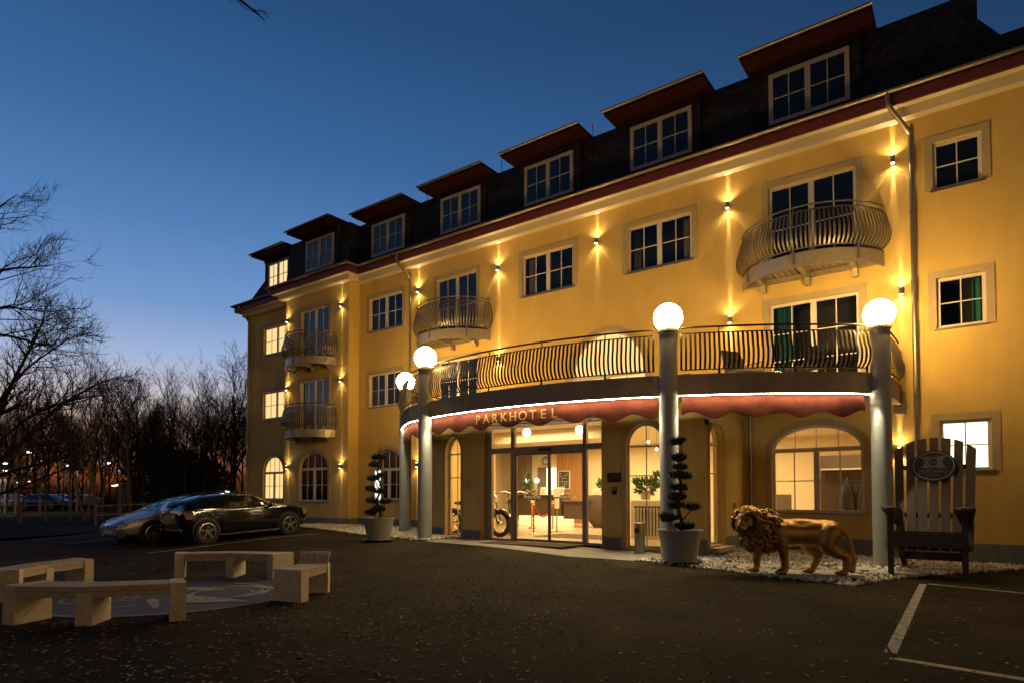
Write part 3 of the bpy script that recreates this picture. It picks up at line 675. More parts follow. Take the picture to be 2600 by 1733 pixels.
i0 = min(range(len(TP)), key=lambda i: math.hypot(TP[i][0] - COLS[3][0], TP[i][1] - COLS[3][1])); i1 = min(range(len(TP)), key=lambda i: math.hypot(TP[i][0] - COLS[0][0], TP[i][1] - COLS[0][1]))
AP, AN = TP[i0:i1 + 1], TN[i0:i1 + 1]
def runs_of(P, N, r):
    run = []
    for p, n in zip(P, N):
        if near(r)(p):
            if len(run) > 2: yield [q[0] for q in run], [q[1] for q in run]
            run = []
        else: run.append((p, n))
    if len(run) > 2: yield [q[0] for q in run], [q[1] for q in run]
mb = MB(); s = 0
for P, N in runs_of(AP, AN, .19):
    vs = []; k = 14
    for i, ((x, y), n) in enumerate(zip(P, N)):
        s += .1; zb = 3.31 + .075 * math.cos(2 * math.pi * s / .92) + .012 * math.sin(s * 3.1)
        rip = .012 * math.sin(2 * math.pi * s / .92) + .006 * math.sin(s * 5.3)
        pr = [(-.115, 3.715), (-.098 + rip * .2, 3.65), (-.086 + rip * .7, 3.55), (-.080 + rip, 3.43), (-.086 + rip, zb)]
        pr = pr + [(o - .012, z) for o, z in reversed(pr)]
        for o, z in pr: vs.append((x + n[0] * o, y + n[1] * o, z))
    m = 10; mb.add(vs, [(i * m + j, (i + 1) * m + j, (i + 1) * m + (j + 1) % m, i * m + (j + 1) % m) for i in range(len(P) - 1) for j in range(m)])
awn = mb.build('awning', 'awning_cloth', hotel, smooth=50)
mb = MB()
word = 'PARKHOTEL'; xs = [-10.42 + .292 * i for i in range(9)]
for chh, xl in zip(word, xs):
    j = min(range(len(TP)), key=lambda i: abs(TP[i][0] - xl)); n = Vector((TN[j][0], TN[j][1], 0)).normalized(); t = Vector((-n.y, n.x, 0))
    M = Matrix((( t.x, 0, n.x, xl - n.x * .058), (t.y, 0, n.y, TP[j][1] - n.y * .058), (0, 1, 0, 3.40), (0, 0, 0, 1)))
    mb = MB(); mb.mesh_data(text_mesh(chh, .33, .004), M); mb.build('letter', 'awning_gold', awn)
mb = MB()
for P, N in runs_of(AP, AN, .17): mb.sweep(P, N, [(-.030, 3.736), (-.018, 3.736), (-.018, 3.748), (-.030, 3.748)])
mb.build('led_strip', 'led_strip', ter)
for i in range(14, len(AP) - 12, 16):
    (x, y), n = AP[i], AN[i]; a = area('led_strip_light', (x - n[0] * .012, y - n[1] * .012, 3.742), 1.5, .012, 20, (1.0, .84, .50))
    L = math.hypot(*n); zx = Vector((-n[1] / L, n[0] / L, 0)); zz = -Vector((n[0] / L * .62, n[1] / L * .62, -1)).normalized(); zy = zz.cross(zx); a.rotation_euler = Matrix((zx, zy, zz)).transposed().to_euler()
for i, (cx, cy) in enumerate(COLS):
    mb = MB(); z0 = zg(cx, cy) - .1; mb.lathe([(0, z0), (.2, z0), (.2, 5.12), (.235, 5.14), (.235, 5.2), (0, 5.2)], 28, Matrix.Translation((cx, cy, 0))); mb.build('porch_column', 'column_paint', hotel, smooth=40)
LABG = ['glowing white globe lamp on the rightmost porch column', 'glowing white globe lamp on the column behind the right topiary', 'large glowing white globe lamp on the left front porch column', 'partly hidden white globe lamp at the left end of the terrace railing']
for (cx, cy), lb in zip(COLS, LABG):
    mb = MB(); mb.ball((0, 0, .27), .315, 28, 18); g = mb.build('globe_lamp', 'globe_glow', smooth=80, loc=(cx, cy, 5.205)); tag(g, lb, 'lamp', 'globe lamps on the porch columns')
    mb = MB(); mb.lathe([(0, 0), (.13, 0), (.15, .03), (.13, .05), (0, .05)], 20); mb.build('lamp_base', 'dark_iron', g)
# ------------------------------------------------------------------ vestibule
VB, VC, VD, VE, VF = (-14.2, 14.70), (-11.6, 13.9), (-7.45, 13.9), (-5.15, 14.6), (-5.15, 17.8)
def fr2(a, b):
    u = Vector((b[0] - a[0], b[1] - a[1], 0)); return Frm((a[0], a[1], 0), u, (u.y, -u.x, 0)), u.length
FL, LL = fr2(VB, VC); FC, LC = fr2(VC, VD); FR, LR = fr2(VD, VE); FS, LS = fr2(VE, VF)
mb = MB()
aL = (1.08, 1.98, .34, 3.32, 2.80); aR = (.56, 1.50, .26, 3.32, 2.75); aS = (.28, 1.34, .34, 3.32, 2.80); oD = (.30, 4.10, -.3, 3.52)
wall(mb, FL, 0, LL, -.3, 3.75, [aL], .22); wall(mb, FR, 0, LR, -.3, 3.75, [aR], .22); wall(mb, FS, 0, LS, -.3, 3.75, [aS], .26); wall(mb, FC, 0, LC, -.3, 3.75, [oD], .3)
mb.quad((-14.2, 17.8, -.3), (-14.2, 14.7, -.3), (-14.2, 14.7, 3.75), (-14.2, 17.8, 3.75))
mb.build('vestibule_wall', 'wall_paint', hotel)
mb = MB()
for fr, L, op, t in [(FL, LL, aL, .56), (FR, LR, aR, .52), (FS, LS, aS, .50), (FC, LC, oD, .55)]:
    for q0, q1 in ((-.02, op[0] - .11), (op[1] + .11, L + .02)): mb = MB(); mb.fbox(fr, q0, q1, -.3, t, .002, .03); mb.build('plinth', 'plinth_paint', hotel)
for fr, a in [(FL, aL), (FR, aR), (FS, aS)]:
    window(fr, *a[:4], spring=a[4], sash=1, mv=1, mh=(.71,), pane='clear_glass', trim=.11, sill=False, d=.2, thin=True, fw=.06, arch_mv=1, name='arched_window')
mb = MB(); mb.fbox(FS, aS[0] - .1, aS[1] + .1, .2, .30, .03, .25); mb.build('door_step', 'slab_stone', hotel)
DF = Frm((0, 14.1, 0), (1, 0, 0), (0, -1, 0))
mb = MB(); Z0 = zg(-9.5, 14.1)
for x0, x1 in ((-11.30, -11.06), (-10.39, -10.26), (-8.10, -7.99), (-7.56, -7.50)): mb.fbox(DF, x0, x1, Z0, 3.5, 0, .1)
mb.fbox(DF, -11.06, -10.39, 2.72, 2.87, 0, .1); mb.fbox(DF, -10.26, -8.10, 2.70, 2.87, 0, .14); mb.fbox(DF, -7.99, -7.56, 2.72, 2.87, 0, .1)
mb.fbox(DF, -11.06, -10.39, 3.42, 3.52, 0, .1); mb.fbox(DF, -10.26, -8.10, 3.42, 3.52, 0, .1); mb.fbox(DF, -7.99, -7.56, 3.42, 3.52, 0, .1)
mb.fbox(DF, -11.06, -10.39, Z0, Z0 + .07, 0, .1); mb.fbox(DF, -7.99, -7.56, Z0, Z0 + .07, 0, .1)
ent = mb.build('entrance_door', 'door_metal', hotel)
for xa, xb in ((-10.26, -9.15), (-9.15, -8.10)):
    mb = MB()
    for x in (xa + .003, xb - .043): mb.fbox(DF, x, x + .04, Z0 + .02, 2.70, .02, .06)
    mb.fbox(DF, xa + .043, xb - .043, Z0 + .02, Z0 + .09, .02, .06); mb.fbox(DF, xa + .043, xb - .043, 2.64, 2.70, .02, .06); mb.build('door_leaf', 'door_metal', ent)
mb = MB()
for x0, x1, z0, z1 in ((-11.06, -10.39, Z0 + .07, 2.72), (-10.22, -9.19, Z0 + .09, 2.64), (-9.11, -8.14, Z0 + .09, 2.64), (-7.99, -7.56, Z0 + .07, 2.72), (-11.06, -10.39, 2.87, 3.42), (-10.26, -8.10, 2.87, 3.42), (-7.99, -7.56, 2.87, 3.42)):
    mb.quad(DF.p(x0, z0, .04), DF.p(x1, z0, .04), DF.p(x1, z1, .04), DF.p(x0, z1, .04))
mb.build('pane', 'clear_glass', ent, recalc=False)
mb = MB(); mb.fbox(DF, -9.42, -9.02, 2.74, 2.80, .14, .19); mb.build('door_sensor', 'black_plastic', ent)
for xc in (-9.70, -8.60):
    mb = MB(); M = Matrix(((1, 0, 0, xc), (0, 0, 1, 14.05), (0, 1, 0, 1.47), (0, 0, 0, 1))); M2 = Matrix(((1, 0, 0, xc), (0, 0, -1, 14.045), (0, 1, 0, 1.47), (0, 0, 0, 1)))
    P_, r_ = text_mesh('P', .135, .001), text_mesh('ARKHOTEL', .098, .001)
    mb.mesh_data(P_, M2 @ Matrix.Translation((-.235, 0, 0))); mb.mesh_data(r_, M2 @ Matrix.Translation((.045, 0, 0)))
    for k in range(4): mb.fbox(DF, xc - .09 + k * .06 - .012, xc - .09 + k * .06 + .012, 1.40, 1.424, .05, .054)
    for k in range(3):
        pts = [DF.p(xc - .2 + .4 * t, 1.60 + .05 * k + .05 * math.sin(t * 6 + k * 1.3) * (1 - .3 * k), .052) for t in [i / 12 for i in range(13)]]; mb.tube(pts, .008, 4)
    mb.build('door_lettering', 'vinyl_white', ent)
# signs and boxes on the wall beside the door
mb = MB(); mb.fbox(FR, .10, .43, 1.88, 2.10, .001, .03); pl = mb.build('hotel_plaque', 'badge_black'); tag(pl, 'small dark plaque with four stars on the pier right of the entrance', 'plaque')
mb = MB()
for k in range(4):
    c = .175 + k * .06; st = [(c + (.022 if i % 2 == 0 else .009) * math.sin(i * math.pi / 5), 1.99 + (.022 if i % 2 == 0 else .009) * math.cos(i * math.pi / 5)) for i in range(10)]; mb.poly([FR.p(x, z, .033) for x, z in st])
mb.fbox(FR, .18, .34, 2.045, 2.06, .03, .033); mb.fbox(FR, .13, .40, 1.952, 1.956, .03, .033); mb.fbox(FR, .14, .17, 1.915, 1.94, .03, .033)
mb.build('star', 'badge_ring', pl, recalc=False)
mb = MB(); mb.fbox(FR, .22, .33, 1.57, 1.76, .001, .05); b = mb.build('intercom', 'black_plastic'); tag(b, 'black intercom box under the star plaque by the entrance', 'intercom')
mb = MB(); mb.fbox(FR, .245, .305, 1.68, 1.74, .05, .055); mb.build('button', 'steel_brushed', b)
mb = MB(); mb.fbox(FL, 2.28, 2.48, 1.78, 1.98, .001, .03); mb.fbox(FL, 2.25, 2.51, 1.76, 1.78, .001, .04); b = mb.build('wall_box', 'surround_paint'); tag(b, 'small flat box on the pier left of the entrance', 'box')
mb = MB(); mb.fbox(FS, .02, .14, 3.22, 3.34, .001, .07); b = mb.build('alarm_light', 'fascia_red'); tag(b, 'small dark red alarm box beside the narrow arched window', 'alarm')
mb = MB(); mb.fbox(FS, 2.1, 2.2, 1.22, 1.36, .001, .06); b = mb.build('socket_box', 'surround_paint'); tag(b, 'small socket box on the recessed wall left of the drainpipe', 'socket')
mb = MB(); mb.fbox(MAIN, -1.60, -1.34, 3.50, 3.78, .001, .02); v = mb.build('vent_grille', 'surround_paint'); tag(v, 'slatted vent grille on the yellow wall right of the last column', 'vent')
mb = MB()
for k in range(5): mb.fbox(MAIN, -1.58, -1.36, 3.53 + k * .05, 3.545 + k * .05, .02, .045)
mb.build('slat', 'lamp_metal', v)
# ------------------------------------------------------------------ wall lamps (up and down light)
proto = None
LAMPS = [(MAIN, -1.52, 9.73, 'highest wall lamp by the right drainpipe, under the eaves'), (MAIN, -5.53, 9.71, 'wall lamp left of the right upper balcony'), (MAIN, -9.72, 9.71, 'wall lamp between the two plain upper windows'),
         (MAIN, -13.74, 9.70, 'wall lamp right of the middle upper balcony'), (MAIN, -17.76, 9.68, 'wall lamp between left drainpipe and middle upper balcony'),
         (MAIN, -1.40, 6.47, 'wall lamp beside the rightmost globe lamp'), (MAIN, -5.50, 6.45, 'wall lamp above the terrace railing right of the second globe'), (MAIN, -13.72, 6.42, 'wall lamp behind the terrace railing left of the lit half-round window'),
         (MAIN, -1.49, 2.61, 'low wall lamp behind the giant chair'), (MAIN, -17.75, 2.75, 'low wall lamp glimpsed between the two left columns'),
         (WING, -25.68, 9.66, 'top left wall lamp on the projecting wing'), (WING, -21.80, 9.68, 'top right wall lamp on the projecting wing'), (WING, -25.67, 6.49, 'middle left wall lamp between the wing balconies'), (WING, -21.79, 6.47, 'middle right wall lamp on the projecting wing'),
         (WING, -25.58, 2.84, 'bottom left wall lamp between the two arched windows'), (WING, -21.75, 2.78, 'bottom right wall lamp right of the dark arched window')]
for fr, x, z, lb in LAMPS:
    P = fr.p(x, z, .1)
    if proto is None:
        proto = thing('wall_lamp', lb, 'wall lamp', P, 0, 'up and down wall lamps on the hotel front')
        mb = MB(); mb.lathe([(0, -.085), (.05, -.085), (.05, .085), (0, .085)], 18); mb.box(-.035, .035, .04, .099, -.05, .05); mb.build('lamp_body', 'lamp_metal', proto, smooth=40)
        mb = MB(); mb.lathe([(0, .087), (.038, .087), (.038, .092), (0, .092)], 14); mb.lathe([(0, -.092), (.038, -.092), (.038, -.087), (0, -.087)], 14); mb.build('lens', 'lamp_glow', proto)
    else: copy_tree(proto, P, 0, lb)
    wg = 1.0 if fr is MAIN and x > -18 else .42
    dn = fr.p(x, z - .095, .03); up = fr.p(x, z + .095, .03)
    spot('lamp_beam_down', dn, (0, .045, -1), 300 * wg, 14, 1, PALE, .006); spot('lamp_beam_up', up, (0, .045, 1), 300 * wg, 14, 1, PALE, .006)
    spot('lamp_ray', dn, (-.75, .05, -1), 75 * wg, 8, 1, PALE, .006); spot('lamp_ray', dn, (.75, .05, -1), 75 * wg, 8, 1, PALE, .006)
    spot('lamp_glow_down', dn, (0, .3, -1), 3.5 * wg, 75, 1, PALE, .01); spot('lamp_glow_up', up, (0, .3, 1), 3.5 * wg, 75, 1, PALE, .01)
    spot('lamp_wash_down', fr.p(x, z - .1, .12), (0, 0, -1), 21 * wg, 150, .6, PALE, r=.04); spot('lamp_wash_up', fr.p(x, z + .1, .12), (0, 0, 1), 27 * wg, 150, .6, PALE, r=.04)
# small downlights in the slab edge beside the columns
for (cx, cy), sides in zip(COLS, ((-1,), (-1, 1), (1,), (-1,))):
    j = min(range(len(TP)), key=lambda i: math.hypot(TP[i][0] - cx, TP[i][1] - cy)); n = Vector((TN[j][0], TN[j][1], 0)).normalized(); tt = Vector((-n.y, n.x, 0))
    for s in sides: q = Vector((cx, cy, 3.70)) + tt * s * .34 + n * .02; spot('column_downlight', q, (-tt.x * s * .05 + n.x * .16, -tt.y * s * .05 + n.y * .16, -1), 300 if len(sides) > 1 else 170, 52, 1, (1.0, .93, .68), .03)
# ------------------------------------------------------------------ lobby seen through the glass
FZ = .295
mb = MB(); mb.add([(x, y, FZ) for x, y in [(-14.1, 17.9), (-14.1, 14.75), (-11.5, 14.0), (-7.5, 14.0), (-5.2, 14.65), (-5.2, 17.9)]], [(0, 1, 2, 3, 4, 5)]); mb.add([(x, y, FZ) for x, y in [(-19, 17.9), (-1.0, 17.9), (-1.0, 25.2), (-19, 25.2)]], [(0, 1, 2, 3)]); mb.build('lobby_floor', 'floor_tile', hotel)
mb = MB(); mb.box(-19, -1, 25, 25.2, FZ, 3.72); mb.box(-19.2, -19, 17.95, 25.2, FZ, 3.72); mb.box(-1, -.9, 17.95, 25.2, FZ, 3.72); mb.box(-6.0, -5.3, 19.2, 19.4, FZ, 3.72); mb.build('lobby_wall', 'lobby_wall', hotel)
mb = MB(); mb.box(-19, -1, 17.96, 25.2, 3.72, 3.8); mb.add([(x, y, 3.735) for x, y in [(-14.1, 17.9), (-14.1, 14.75), (-11.5, 14.0), (-7.5, 14.0), (-5.2, 14.65), (-5.2, 17.9)]], [(0, 1, 2, 3, 4, 5)])
mb.box(-16, -9, 17.5, 18.2, 3.35, 3.72); mb.build('lobby_ceiling', 'lobby_ceiling', hotel)
mb = MB(); mb.box(-18.14, -17.27, 24.6, 25, FZ, 3.72); mb.build('lobby_pillar', 'taupe', hotel)
mb = MB()
for i in range(20): mb.box(-15.78 + i * .073, -15.78 + i * .073 + .055, 24.85, 25, FZ, 3.72)
mb.build('slat_panel', 'slat_wood', hotel)
mb = MB(); mb.box(-16.88, -16.40, 24.9, 24.99, FZ, 2.87); mb.build('cupboard_door', 'taupe', hotel)
mb = MB(); mb.box(-16.37, -15.82, 24.9, 24.99, FZ, 2.84); mb.build('lit_doorway', 'lit_white', hotel)
WARMI = (1, .70, .34)
for x, y, sx, sy, e in [(-11.5, 16.2, 3.5, 2.2, 240), (-12.5, 21.5, 6, 4, 640), (-6.5, 21.5, 3, 3.5, 260), (-3.0, 19.3, 2.5, 2, 130), (-7.2, 16.2, 2, 2, 100)]: area('ceiling_light', (x, y, 3.62), sx, sy, e, WARMI)
def build_thing(name, label, cat, parts, loc=(0, 0, 0), rz=0, group=None):
    t = thing(name, label, cat, loc, rz, group)
    for nm, mb, mt, sm in parts: mb.build(nm, mt, t, smooth=sm)
    return t
a = MB(); a.box(-15.9, -13.42, 21.5, 22.2, .72, 1.50); a.box(-13.3, -11.95, 21.45, 22.2, .62, 1.26)
b = MB(); b.box(-15.95, -13.38, 21.42, 22.3, 1.50, 1.57); b.box(-13.37, -11.9, 21.4, 22.3, 1.26, 1.32)
c = MB(); c.box(-15.7, -13.2, 21.75, 22.1, FZ + .01, .719)
d = MB(); d.lathe([(.5, FZ + .02), (.72, .62), (.78, 1.1), (.66, 1.56), (.40, 1.56), (.5, 1.1), (.42, .6), (.3, FZ + .02)], 26, Matrix.Translation((-11.75, 22.1, 0)))
build_thing('reception_desk', 'long dark reception desk with glowing foot inside the lobby', 'desk', [('front_panel', a, 'desk_front', None), ('counter_top', b, 'desk_top', None), ('foot_glow', c, 'toe_light', None), ('curved_end', d, 'desk_front', 50)])
a = MB(); a.lathe([(0, 0), (.25, 0), (.25, .03), (0, .03)], 32, Matrix.Translation((-16.4, 24.93, 3.18)) @ Matrix.Rotation(R_(90), 4, 'X'))
b = MB(); b.tube([(-16.4 + .2 * math.cos(t), 24.885, 3.18 + .2 * math.sin(t)) for t in [i * .2618 for i in range(24)]], .012, 5, closed=True)
for i in range(12):
    t = i * math.pi / 6; b.beam((-16.4 + .13 * math.cos(t), 24.88, 3.18 + .13 * math.sin(t)), (-16.4 + .19 * math.cos(t), 24.88, 3.18 + .19 * math.sin(t)), .03, .01, (0, 1, 0))
b.beam((-16.4, 24.87, 3.18), (-16.32, 24.87, 3.27), .018, .01, (0, 1, 0)); b.beam((-16.4, 24.87, 3.18), (-16.45, 24.87, 3.33), .014, .01, (0, 1, 0))
build_thing('wall_clock', 'round clock with dark numerals on the lobby back wall', 'clock', [('dial', a, 'paper', None), ('numerals_and_hands', b, 'ink', None)])
a = MB(); a.box(-15.60, -15.07, 24.78, 24.83, 1.88, 2.65); b = MB(); b.box(-15.64, -15.03, 24.79, 24.845, 1.84, 2.69); c = MB()
rn = random.Random(5)
for i in range(9):
    for j in range(4):
        if rn.random() < .75: c.box(-15.55 + j * .115, -15.55 + j * .115 + rn.uniform(.03, .09), 24.772, 24.779, 2.55 - i * .075, 2.57 - i * .075)
build_thing('letter_board', 'dark framed notice board on the wooden slats behind the desk', 'board', [('board', a, 'board_dark', None), ('frame', b, 'paper', None), ('text_rows', c, 'paper', None)])
for x, y, z, lb in [(-11.25, 16.0, 3.5, 'left glowing globe pendant behind the entrance glass'), (-9.36, 16.0, 3.47, 'right glowing globe pendant behind the entrance glass')]:
    a = MB(); a.ball((0, 0, 0), .125, 18, 12); b = MB(); b.tube([(0, 0, .12), (0, 0, .23)], .012, 6); build_thing('pendant_lamp', lb, 'lamp', [('globe', a, 'pendant', 80), ('rod', b, 'brass', None)], (x, y, z), 0, 'globe pendants in the lobby')
for x, z, lb in [(-17.2, 2.25, 'left small globe light beside the lobby fir'), (-16.65, 2.25, 'right small globe light beside the lobby fir')]:
    a = MB(); a.ball((0, 0, 0), .11, 14, 10); b = MB(); b.tube([(0, .11, 0), (0, .3, 0)], .02, 6); build_thing('lobby_wall_light', lb, 'lamp', [('globe', a, 'pendant', 80), ('arm', b, 'brass', None)], (x, 24.5, z), 0, 'small globe lights in the lobby')
rn = random.Random(2)
for i, (x, y, z) in enumerate([(-8.55, 19, 3.28), (-8.0, 19.2, 3.33), (-8.15, 19.4, 3.14), (-8.4, 19.3, 3.05), (-7.3, 19.2, 3.25), (-7.0, 19.6, 3.1)]):
    a = MB(); a.ball((0, 0, 0), .05, 10, 8); b = MB(); b.tube([(0, 0, .05), (0, 0, 3.7 - z)], .006, 5)
    build_thing('bulb_pendant', 'bare glowing bulb hanging inside the right arched window', 'lamp', [('bulb', a, 'pendant', 80), ('cable', b, 'ink', None)], (x, y, z), 0, 'bulbs hanging behind the right arched window')
def leaves(c, r, n, seed, L=.14, W=.03, up=.3):
    rnd = random.Random(seed); mb = MB()
    for _ in range(n):
        while True:
            v = Vector((rnd.uniform(-1, 1), rnd.uniform(-1, 1), rnd.uniform(-1, 1)))
            if v.length < 1: break
        p = Vector(c) + Vector((v.x * r[0], v.y * r[1], v.z * r[2])); d = (v + Vector((rnd.uniform(-.6, .6), rnd.uniform(-.6, .6), up + rnd.uniform(-.4, .4)))).normalized()
        s = d.cross(Vector((rnd.uniform(-1, 1), rnd.uniform(-1, 1), rnd.uniform(-1, 1)))).normalized() * W; l = L * rnd.uniform(.6, 1.3)
        mb.add([p - s * .4, p + d * l * .5 - s, p + d * l, p + d * l * .5 + s, p + s * .4], [(0, 1, 2, 3, 4)])
    return mb
a = MB()
for i in range(40):
    pass
f = MB(); rnd = random.Random(8)
for lv in range(9):
    z = 1.62 + lv * .095; rr = .34 * (1 - lv / 9.5)
    g = leaves((-15.19, 21.7, z), (rr, rr, .06), 60, 20 + lv, .12, .02, -.1); f.add(g.v, g.f)
a.tube([(-15.19, 21.7, 1.57), (-15.19, 21.7, 2.4)], [.03, .008], 6)
build_thing('small_fir', 'small green fir standing on the lobby desk', 'fir', [('trunk', a, 'bark', None), ('needles', f, 'plant_green', None)])
for i, (x, y, z, s, lb) in enumerate([(-11.6, 21.9, 1.75, .35, 'leafy pot plant at the right end of the lobby desk'), (-7.75, 17.0, 1.62, .33, 'green plant on the low partition behind the right arched window'), (-7.3, 17.4, 1.75, .4, 'taller yellow green plant behind the right arched window')]):
    f = leaves((0, 0, s * .6), (s, s * .7, s * .6), 190, 60 + i, .2, .035, .5); a = MB(); a.lathe([(0, -.2), (.13, -.2), (.17, .02), (0, .02)], 16)
    build_thing('pot_plant', lb, 'plant', [('foliage', f, 'plant_green', None), ('pot', a, 'paper', 40)], (x, y, z), 0)
a = MB(); a.box(-8.15, -7.0, 16.85, 17.15, FZ, 1.40); b = MB()
for i in range(9): b.box(-7.95 + i * .1, -7.93 + i * .1, 16.75, 16.78, FZ + .1, 1.2)
b.box(-8.0, -7.1, 16.74, 16.79, 1.2, 1.24)
build_thing('partition', 'pale low partition with thin rails behind the right arched window', 'partition', [('panel', a, 'lobby_wall', None), ('rails', b, 'ink', None)])
# rope posts and rope
for i, (x, y, lb) in enumerate([(-11.55, 16.81, 'brass rope post nearest the entrance glass'), (-13.73, 19.86, 'brass rope post farthest back in the lobby'), (-12.06, 18.74, 'brass rope post by the white dispenser stand')]):
    a = MB(); a.lathe([(0, 0), (.16, 0), (.16, .02), (.06, .05), (.025, .07), (.025, .92), (.05, .94), (.05, .97), (.03, .99), (.045, 1.03), (0, 1.07)], 20)
    build_thing('rope_post', lb, 'post', [('post', a, 'brass', 40)], (x, y, FZ), 0, 'brass rope posts in the lobby')
def sag(a, b, s, n=14): return [(lerp(a[0], b[0], t), lerp(a[1], b[1], t), lerp(a[2], b[2], t) - s * 4 * t * (1 - t)) for t in [i / n for i in range(n + 1)]]
for p, q, lb in [((-11.55, 16.81, 1.25), (-13.73, 19.86, 1.25), 'red rope sagging from the near brass post to the far one'), ((-11.55, 16.81, 1.25), (-12.06, 18.74, 1.25), 'red rope sagging between the near post and the dispenser side post')]:
    a = MB(); a.tube(sag(p, q, .42), .025, 8); tag(a.build('barrier_rope', 'rope_red', smooth=60), lb, 'rope', 'red barrier ropes')
a = MB(); a.lathe([(0, 0), (.2, 0), (.2, .015), (.025, .03), (.025, .95), (0, .95)], 18); b = MB(); b.box(-.07, .07, -.06, .06, .8, 1.15); b.box(-.12, .12, -.01, .01, 1.2, 1.5)
build_thing('dispenser_stand', 'thin dispenser stand with white sign in the lobby', 'stand', [('pole', a, 'steel_brushed', 40), ('dispenser', b, 'paper', None)], (-11.73, 18.49, FZ), R_(20))
a = MB(); a.add([(x, y, FZ + .008) for x, y in [(-11.0, 15.9), (-8.2, 15.9), (-8.2, 17.6), (-11.0, 17.6)]], [(0, 1, 2, 3)]); a.add([(x, y, FZ + .001) for x, y in [(-11.0, 15.9), (-8.2, 15.9), (-8.2, 17.6), (-11.0, 17.6)]], [(0, 1, 2, 3)]); tag(a.build('indoor_mat', 'mat_brown'), 'large brown mat on the lobby floor behind the sliding doors', 'mat')
# papers on desk
for x, w, h, lb in [(-14.55, .3, .32, 'framed leaflet on the desk beside the fir'), (-14.1, .2, .22, 'brown folded leaflet on the desk'), (-13.75, .35, .3, 'white leaflet holder on the desk by the dispenser stand'), (-12.1, .36, .5, 'upright white notice at the right end of the desk')]:
    z = 1.57 if x < -13.4 else 1.32; a = MB(); a.hexa([(x, 21.6, z), (x + w, 21.6, z), (x + w, 21.62, z), (x, 21.62, z), (x, 21.7, z + h), (x + w, 21.7, z + h), (x + w, 21.72, z + h), (x, 21.72, z + h)]); b = MB()
    for k in range(4): b.box(x + .04, x + w * .8, 21.588 + .1 * (k + 1) / 6, 21.592 + .1 * (k + 1) / 6, z + h * (k + 1) / 6, z + h * (k + 1) / 6 + .012)
    build_thing('leaflet', lb, 'leaflet', [('sheet', a, 'paper', None), ('text_rows', b, 'ink', None)])
a = MB(); a.box(-13.3, -12.95, 17.72, 17.74, 1.5, 2.1); tag(a.build('notice', 'taupe'), 'dark notice on the cream lobby wall left of the door', 'notice')
# motorcycles
def motorcycle(label, loc, rz):
    t = thing('motorcycle', label, 'motorcycle', loc, rz, 'old motorcycles in the lobby')
    for x in (.68, -.68):
        w = MB(); M = Matrix.Translation((x, 0, .31)) @ Matrix.Rotation(R_(90), 4, 'X')
        w.lathe([(.225, -.055), (.29, -.065), (.32, 0), (.29, .065), (.225, .055), (.22, 0), (.225, -.055)], 30, M); wo = w.build('wheel', 'tyre', t, smooth=50)
        r = MB(); r.tube([(x + .245 * math.cos(q), 0, .31 + .245 * math.sin(q)) for q in [i * .21 for i in range(30)]], .018, 6, closed=True); r.lathe([(0, -.06), (.06, -.06), (.07, 0), (.06, .06), (0, .06)], 14, M)
        for k in range(18):
            q = k * math.pi / 9; r.beam((x, 0, .31), (x + .24 * math.cos(q), 0, .31 + .24 * math.sin(q)), .006, .006)
        r.build('rim', 'chrome', wo, smooth=40)
        f = MB(); f.strip([], [], []) if False else None
        n = 14; vs = []
        for i in range(n + 1):
            q = lerp(.25, 2.75, i / n) if x > 0 else lerp(.3, 3.0, i / n)
            for y, rr in ((-.07, .32), (-.05, .355), (.05, .355), (.07, .32)): vs.append((x + rr * math.cos(q), y, .31 + rr * math.sin(q)))
        f.add(vs, [(i * 4 + j, i * 4 + j + 1, i * 4 + 5 + j, i * 4 + 4 + j) for i in range(n) for j in range(3)]); f.build('fender', 'car_black', t, smooth=60)
    m = MB()
    for y in (-.085, .085): m.tube([(.68, y, .31), (.46, y, .98)], .022, 8)
    m.tube([(.46, 0, .92), (.1, 0, .45), (-.3, 0, .4), (-.68, 0, .31)], .025, 8); m.tube([(.45, 0, .9), (-.3, 0, .68), (-.68, 0, .45)], .022, 8); m.build('frame', 'car_black', t, smooth=50)
    m = MB(); m.ball((.12, 0, .80), .2, 16, 10, (1.45, .75, .62)); m.build('tank', 'car_black', t, smooth=80)
    m = MB(); m.ball((-.35, 0, .78), .2, 14, 8, (1.5, .7, .28)); m.build('saddle', 'tyre', t, smooth=80)
    m = MB(); m.box(-.2, .25, -.14, .14, .25, .5); m.lathe([(.09, 0), (.12, .05), (.12, .1), (.1, .14), (.12, .18), (.09, .24)], 16, Matrix.Translation((.08, 0, .46))); m.tube([(.1, .12, .45), (.2, .16, .25), (-.3, .18, .2), (-.75, .18, .24)], .03, 8); m.build('engine', 'steel_brushed', t, smooth=40)
    m = MB(); m.tube([(.36, -.34, 1.03), (.44, -.18, 1.06), (.46, 0, 1.0), (.44, .18, 1.06), (.36, .34, 1.03)], .015, 8)
    for s in (-1, 1): m.tube([(.38, s * .3, 1.03), (.33, s * .4, 1.02)], .022, 8)
    m.build('handlebar', 'chrome', t, smooth=50)
    m = MB(); m.lathe([(0, -.12), (.06, -.1), (.10, 0), (.095, .03), (0, .05)], 18, Matrix.Translation((.54, 0, .9)) @ Matrix.Rotation(R_(90), 4, 'Y')); m.build('headlight', 'head_clear', t, smooth=50)
    m = MB(); m.box(.97, .98, -.09, .09, .33, .45); m.build('number_plate', 'ink', t)
    return t
motorcycle('old black motorcycle parked side-on just behind the entrance glass', (-12.55, 15.1, FZ), R_(4)).scale = (1.3,) * 3
motorcycle('second black motorcycle facing the door behind the rope', (-12.3, 16.6, FZ), R_(-50)).scale = (1.3,) * 3
